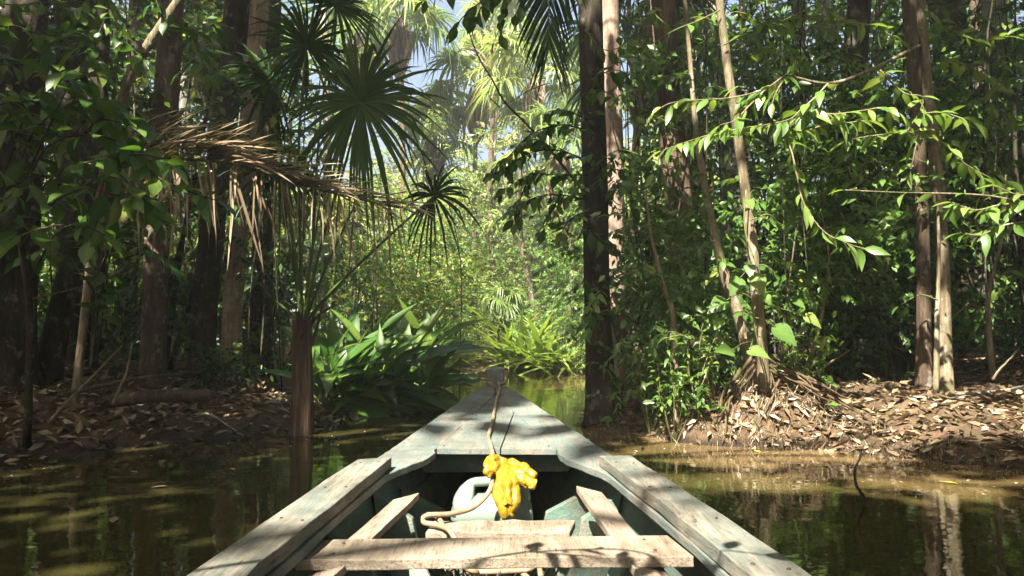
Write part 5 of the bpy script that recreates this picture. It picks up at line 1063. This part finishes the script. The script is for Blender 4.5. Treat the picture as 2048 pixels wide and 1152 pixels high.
o = b.obj('leaf_litter', M['litter'], ground); tag(o, kind='stuff')
# fine hair roots along the right water edge
b = Buf(); n = 9000; seg_ = np.array([p for p in FP]); t_ = g.random(n) * (len(seg_) - 1); k_ = t_.astype(int); f_ = (t_ - k_)[:, None]; q = seg_[k_] * (1 - f_) + seg_[k_ + 1] * f_
off = np.abs(g.normal(size=n)) * .28 - .08; q = q + np.stack([off * .25, off], -1); z = height(q[:, 0], q[:, 1]); ok = z > -.08; q, z = q[ok], z[ok]; n = len(q)
put_leaves(b, np.stack([q[:, 0], q[:, 1], z - .02], -1), np.stack([g.normal(size=n) * .8, -.1 + g.normal(size=n) * .6, np.ones(n)], -1), g.normal(size=(n, 3)), .03 + .06 * g.random(n), .007, T_SIMPLE, g.random(n) * .7)
o = b.obj('hair_roots', M['litter'], ground); tag(o, kind='stuff')
def stick(px0, py0, px1, py1, Y0, Y1, r, bark, label, name='fallen_stick', cat='stick', sag=.03, taper=.5):
    a_, c_ = at(px0, py0, Y0), at(px1, py1, Y1); m_ = (a_ + c_) / 2 + np.array([0, 0, sag]) + g.normal(size=3) * .03; b = Buf(); P = spline([a_, m_, c_], 16); P += np.cumsum(g.normal(size=P.shape), 0) * .003
    V, F = tube(P, np.linspace(r, r * taper, 16), 7); b.add(V, F, g.random()); return tag(b.obj(name, M[bark], None), label, cat)
stick(95, 845, 245, 690, 7.6, 8.3, .020, 'bark_pale', 'pale stick propped upright against the left bank', sag=0)
stick(225, 810, 262, 685, 7.8, 8.0, .018, 'bark_pale', 'short upright broken stick on the left bank')
stick(120, 790, 400, 745, 8.3, 9.6, .030, 'bark_brown', 'long curved branch lying on the left bank', sag=.1)
stick(225, 800, 420, 790, 8.4, 8.6, .085, 'bark_brown', 'fallen palm log half buried in the left bank litter', 'fallen_log', 'log', sag=.02, taper=.8)
stick(415, 822, 470, 862, 8.4, 7.6, .012, 'bark_grey', 'thin grey stick sloping into the water from the left bank')
stick(0, 500, 128, 450, 6.2, 6.3, .010, 'bark_pale', 'thin dead twig slanting across the shrub at the left edge')
stick(60, 600, 300, 520, 8.4, 9.2, .012, 'bark_brown', 'thin straight twig slanting through the left shade')
stick(1732, 1002, 1722, 905, 5.25, 5.35, .013, 'bark_dark', 'dark thin stick standing in the water off the right bank', sag=0)
stick(1585, 790, 1700, 700, 8.8, 9.6, .018, 'bark_pale', 'stick leaning on the dark bank behind the litter')
stick(1560, 735, 1690, 800, 8.4, 8.4, .022, 'root', 'long root slanting right from the root mound')
stick(1540, 740, 1640, 815, 8.3, 8.2, .018, 'root', 'lower root slanting right from the root mound')
stick(1900, 790, 2060, 770, 8.4, 8.8, .02, 'bark_grey', 'grey stick lying across the litter near the right edge')
stick(1780, 650, 1660, 560, 10.5, 11, .03, 'bark_red', 'reddish dead stem slanting in the shade left of the slim pair')
stick(1840, 660, 1750, 570, 10, 10.4, .028, 'bark_red', 'reddish root arching down to the slim trunk pair')
stick(1985, 760, 2040, 700, 8.6, 8.7, .016, 'bark_pale', 'forked stick poking up at the right edge')
for k, (x0, y0, x1, y1, Y) in enumerate(((500, 380, 520, 740, 10), (1255, -10, 1300, 700, 10.5), (1610, -10, 1560, 700, 11), (1760, -10, 1775, 640, 12), (250, -10, 255, 560, 9.5), (1300, -10, 1400, 650, 9.8), (1990, -10, 1960, 600, 11.5))):
    p = [at(x0, y0, Y), at((x0 + x1) / 2 + 18 * (-1) ** k, (y0 + y1) / 2, Y), at(x1, y1, Y)]; b = Buf(); V, F = tube(spline(p, 26), .011, 5); b.add(V, F, .3)
    tag(b.obj('hanging_liana', M['bark_brown']), ['thin liana hanging behind the dead leaflets', 'thin liana between the pinkish and the shaggy trunk', 'thin liana behind the arching lit branch', 'thin liana left of the reddish slim trunk', 'thin liana at the upper left between trunks', 'thin liana slanting in front of the shaggy trunk', 'thin liana beside the thick dark right trunk'][k], 'liana')
# floating leaves
for k, (px, py, L, mat, lab) in enumerate(((1917, 967, .14, 'yellow_leaf', 'yellow leaf floating on the brown water at the right'), (300, 975, .13, 'litter', 'brown leaf floating on the dark water at the left'), (225, 1045, .13, 'litter', 'tan leaf floating upright in the dark water at the lower left'), (275, 945, .10, 'litter', 'pale leaf floating close to the left bank'), (1520, 905, .12, 'yellow_leaf', 'yellowish blade floating at the foot of the right bank'), (1310, 868, .12, 'leaf_lit', 'green leaf at the water line beside the black trunk'), (470, 940, .09, 'litter', 'small leaf floating under the orange-lit trunk'))):
    p = at_z(px, py, .006); a = g.random() * 3; b = Buf(); V, F = leaf_template(ST, [0, .25, .45, .5, .38, .15, 0], -.08, .25, 0, 0, .4)
    o = leaf_obj(None, (lambda bb: (bb.add(V, F, .6), bb.mesh('floating_leaf'))[1])(Buf()), p, (math.cos(a), .5 * math.sin(a), .0), (0, 0, 1.0), L, M[mat], 1.0, 'floating_leaf'); tag(o, lab, 'leaf')

t = thing('overhanging_twig', (-3.2, -1.2, 3.4), 'leafy twig above the boat that throws leaf shadows on the seat, outside the picture', 'branch'); g = np.random.default_rng(900)
q0 = at(1250, 1090, 2.12) + SUN * 1.7; q1 = at(1480, 1100, 1.85) + SUN * 1.8
b = Buf(); V, F = tube(spline([np.array([-3.2, -1.2, 3.4]), (q0 + np.array([-3.2, -1.2, 3.4])) / 2 + np.array([0, 0, .2]), q0 + np.array([-.3, -.05, .05])], 16), np.linspace(.02, .008, 16), 6); b.add(V, F); b.obj('main_branch', M['bark_brown'], t)
leafy(t, g, [q0 + np.array([-.3, -.05, .05]), q0, (q0 + q1) / 2 + np.array([0, -.12, .05]), q1, q1 + np.array([.25, -.1, -.05])], .006, .003, 'ovate', 'leaf_mid', .10, .075, 'stem', .5)
leafy(t, g, [q0 + np.array([-.3, -.05, .05]), q0 + np.array([-.1, -.15, .1]), q0 + np.array([.1, -.2, .1])], .006, .003, 'ovate', 'leaf_mid', .10, .09, 'stem', .5)

b = Buf(); n = 260; q = np.stack([g.uniform(-6, 6.5, n * 6), g.uniform(3.5, 13, n * 6)], -1); sdq = signed(q[:, 0], q[:, 1]); q = q[(sdq < -.02) & (sdq > -1.4) & (np.abs(q[:, 0] + .06) > .9)][:n]; n = len(q); a = g.random(n) * 6.283
put_leaves(b, np.stack([q[:, 0], q[:, 1], np.full(n, .004)], -1), np.stack([np.cos(a), np.sin(a), np.zeros(n)], -1), np.array([0, 0, 1.0]) + g.normal(size=(n, 3)) * .06, .03 + .07 * g.random(n) ** 2, .022, T_SIMPLE, g.random(n))
tag(b.obj('floating_debris', M['litter']), 'scraps of leaf and twig floating along both water edges', 'debris', kind='stuff')

# ------------------------------------------------------------------ humid air
x0, x1, y0, y1, z0, z1 = -340, 340, -140, 450, -3.0, 22
me = bpy.data.meshes.new('haze'); me.from_pydata([(x0, y0, z0), (x1, y0, z0), (x1, y1, z0), (x0, y1, z0), (x0, y0, z1), (x1, y0, z1), (x1, y1, z1), (x0, y1, z1)], [], [(3, 2, 1, 0), (4, 5, 6, 7), (0, 1, 5, 4), (1, 2, 6, 5), (2, 3, 7, 6), (3, 0, 4, 7)])
m, t, o_ = newmat('haze'); pv = t.nodes.new('ShaderNodeVolumePrincipled'); pv.inputs['Color'].default_value = (.93, .96, .95, 1); pv.inputs['Density'].default_value = .0022; pv.inputs['Anisotropy'].default_value = .2
t.links.new(pv.outputs[0], o_.inputs['Volume']); hzb = link('haze', me, m); tag(hzb, 'thin humid haze in the air', 'haze', kind='stuff')
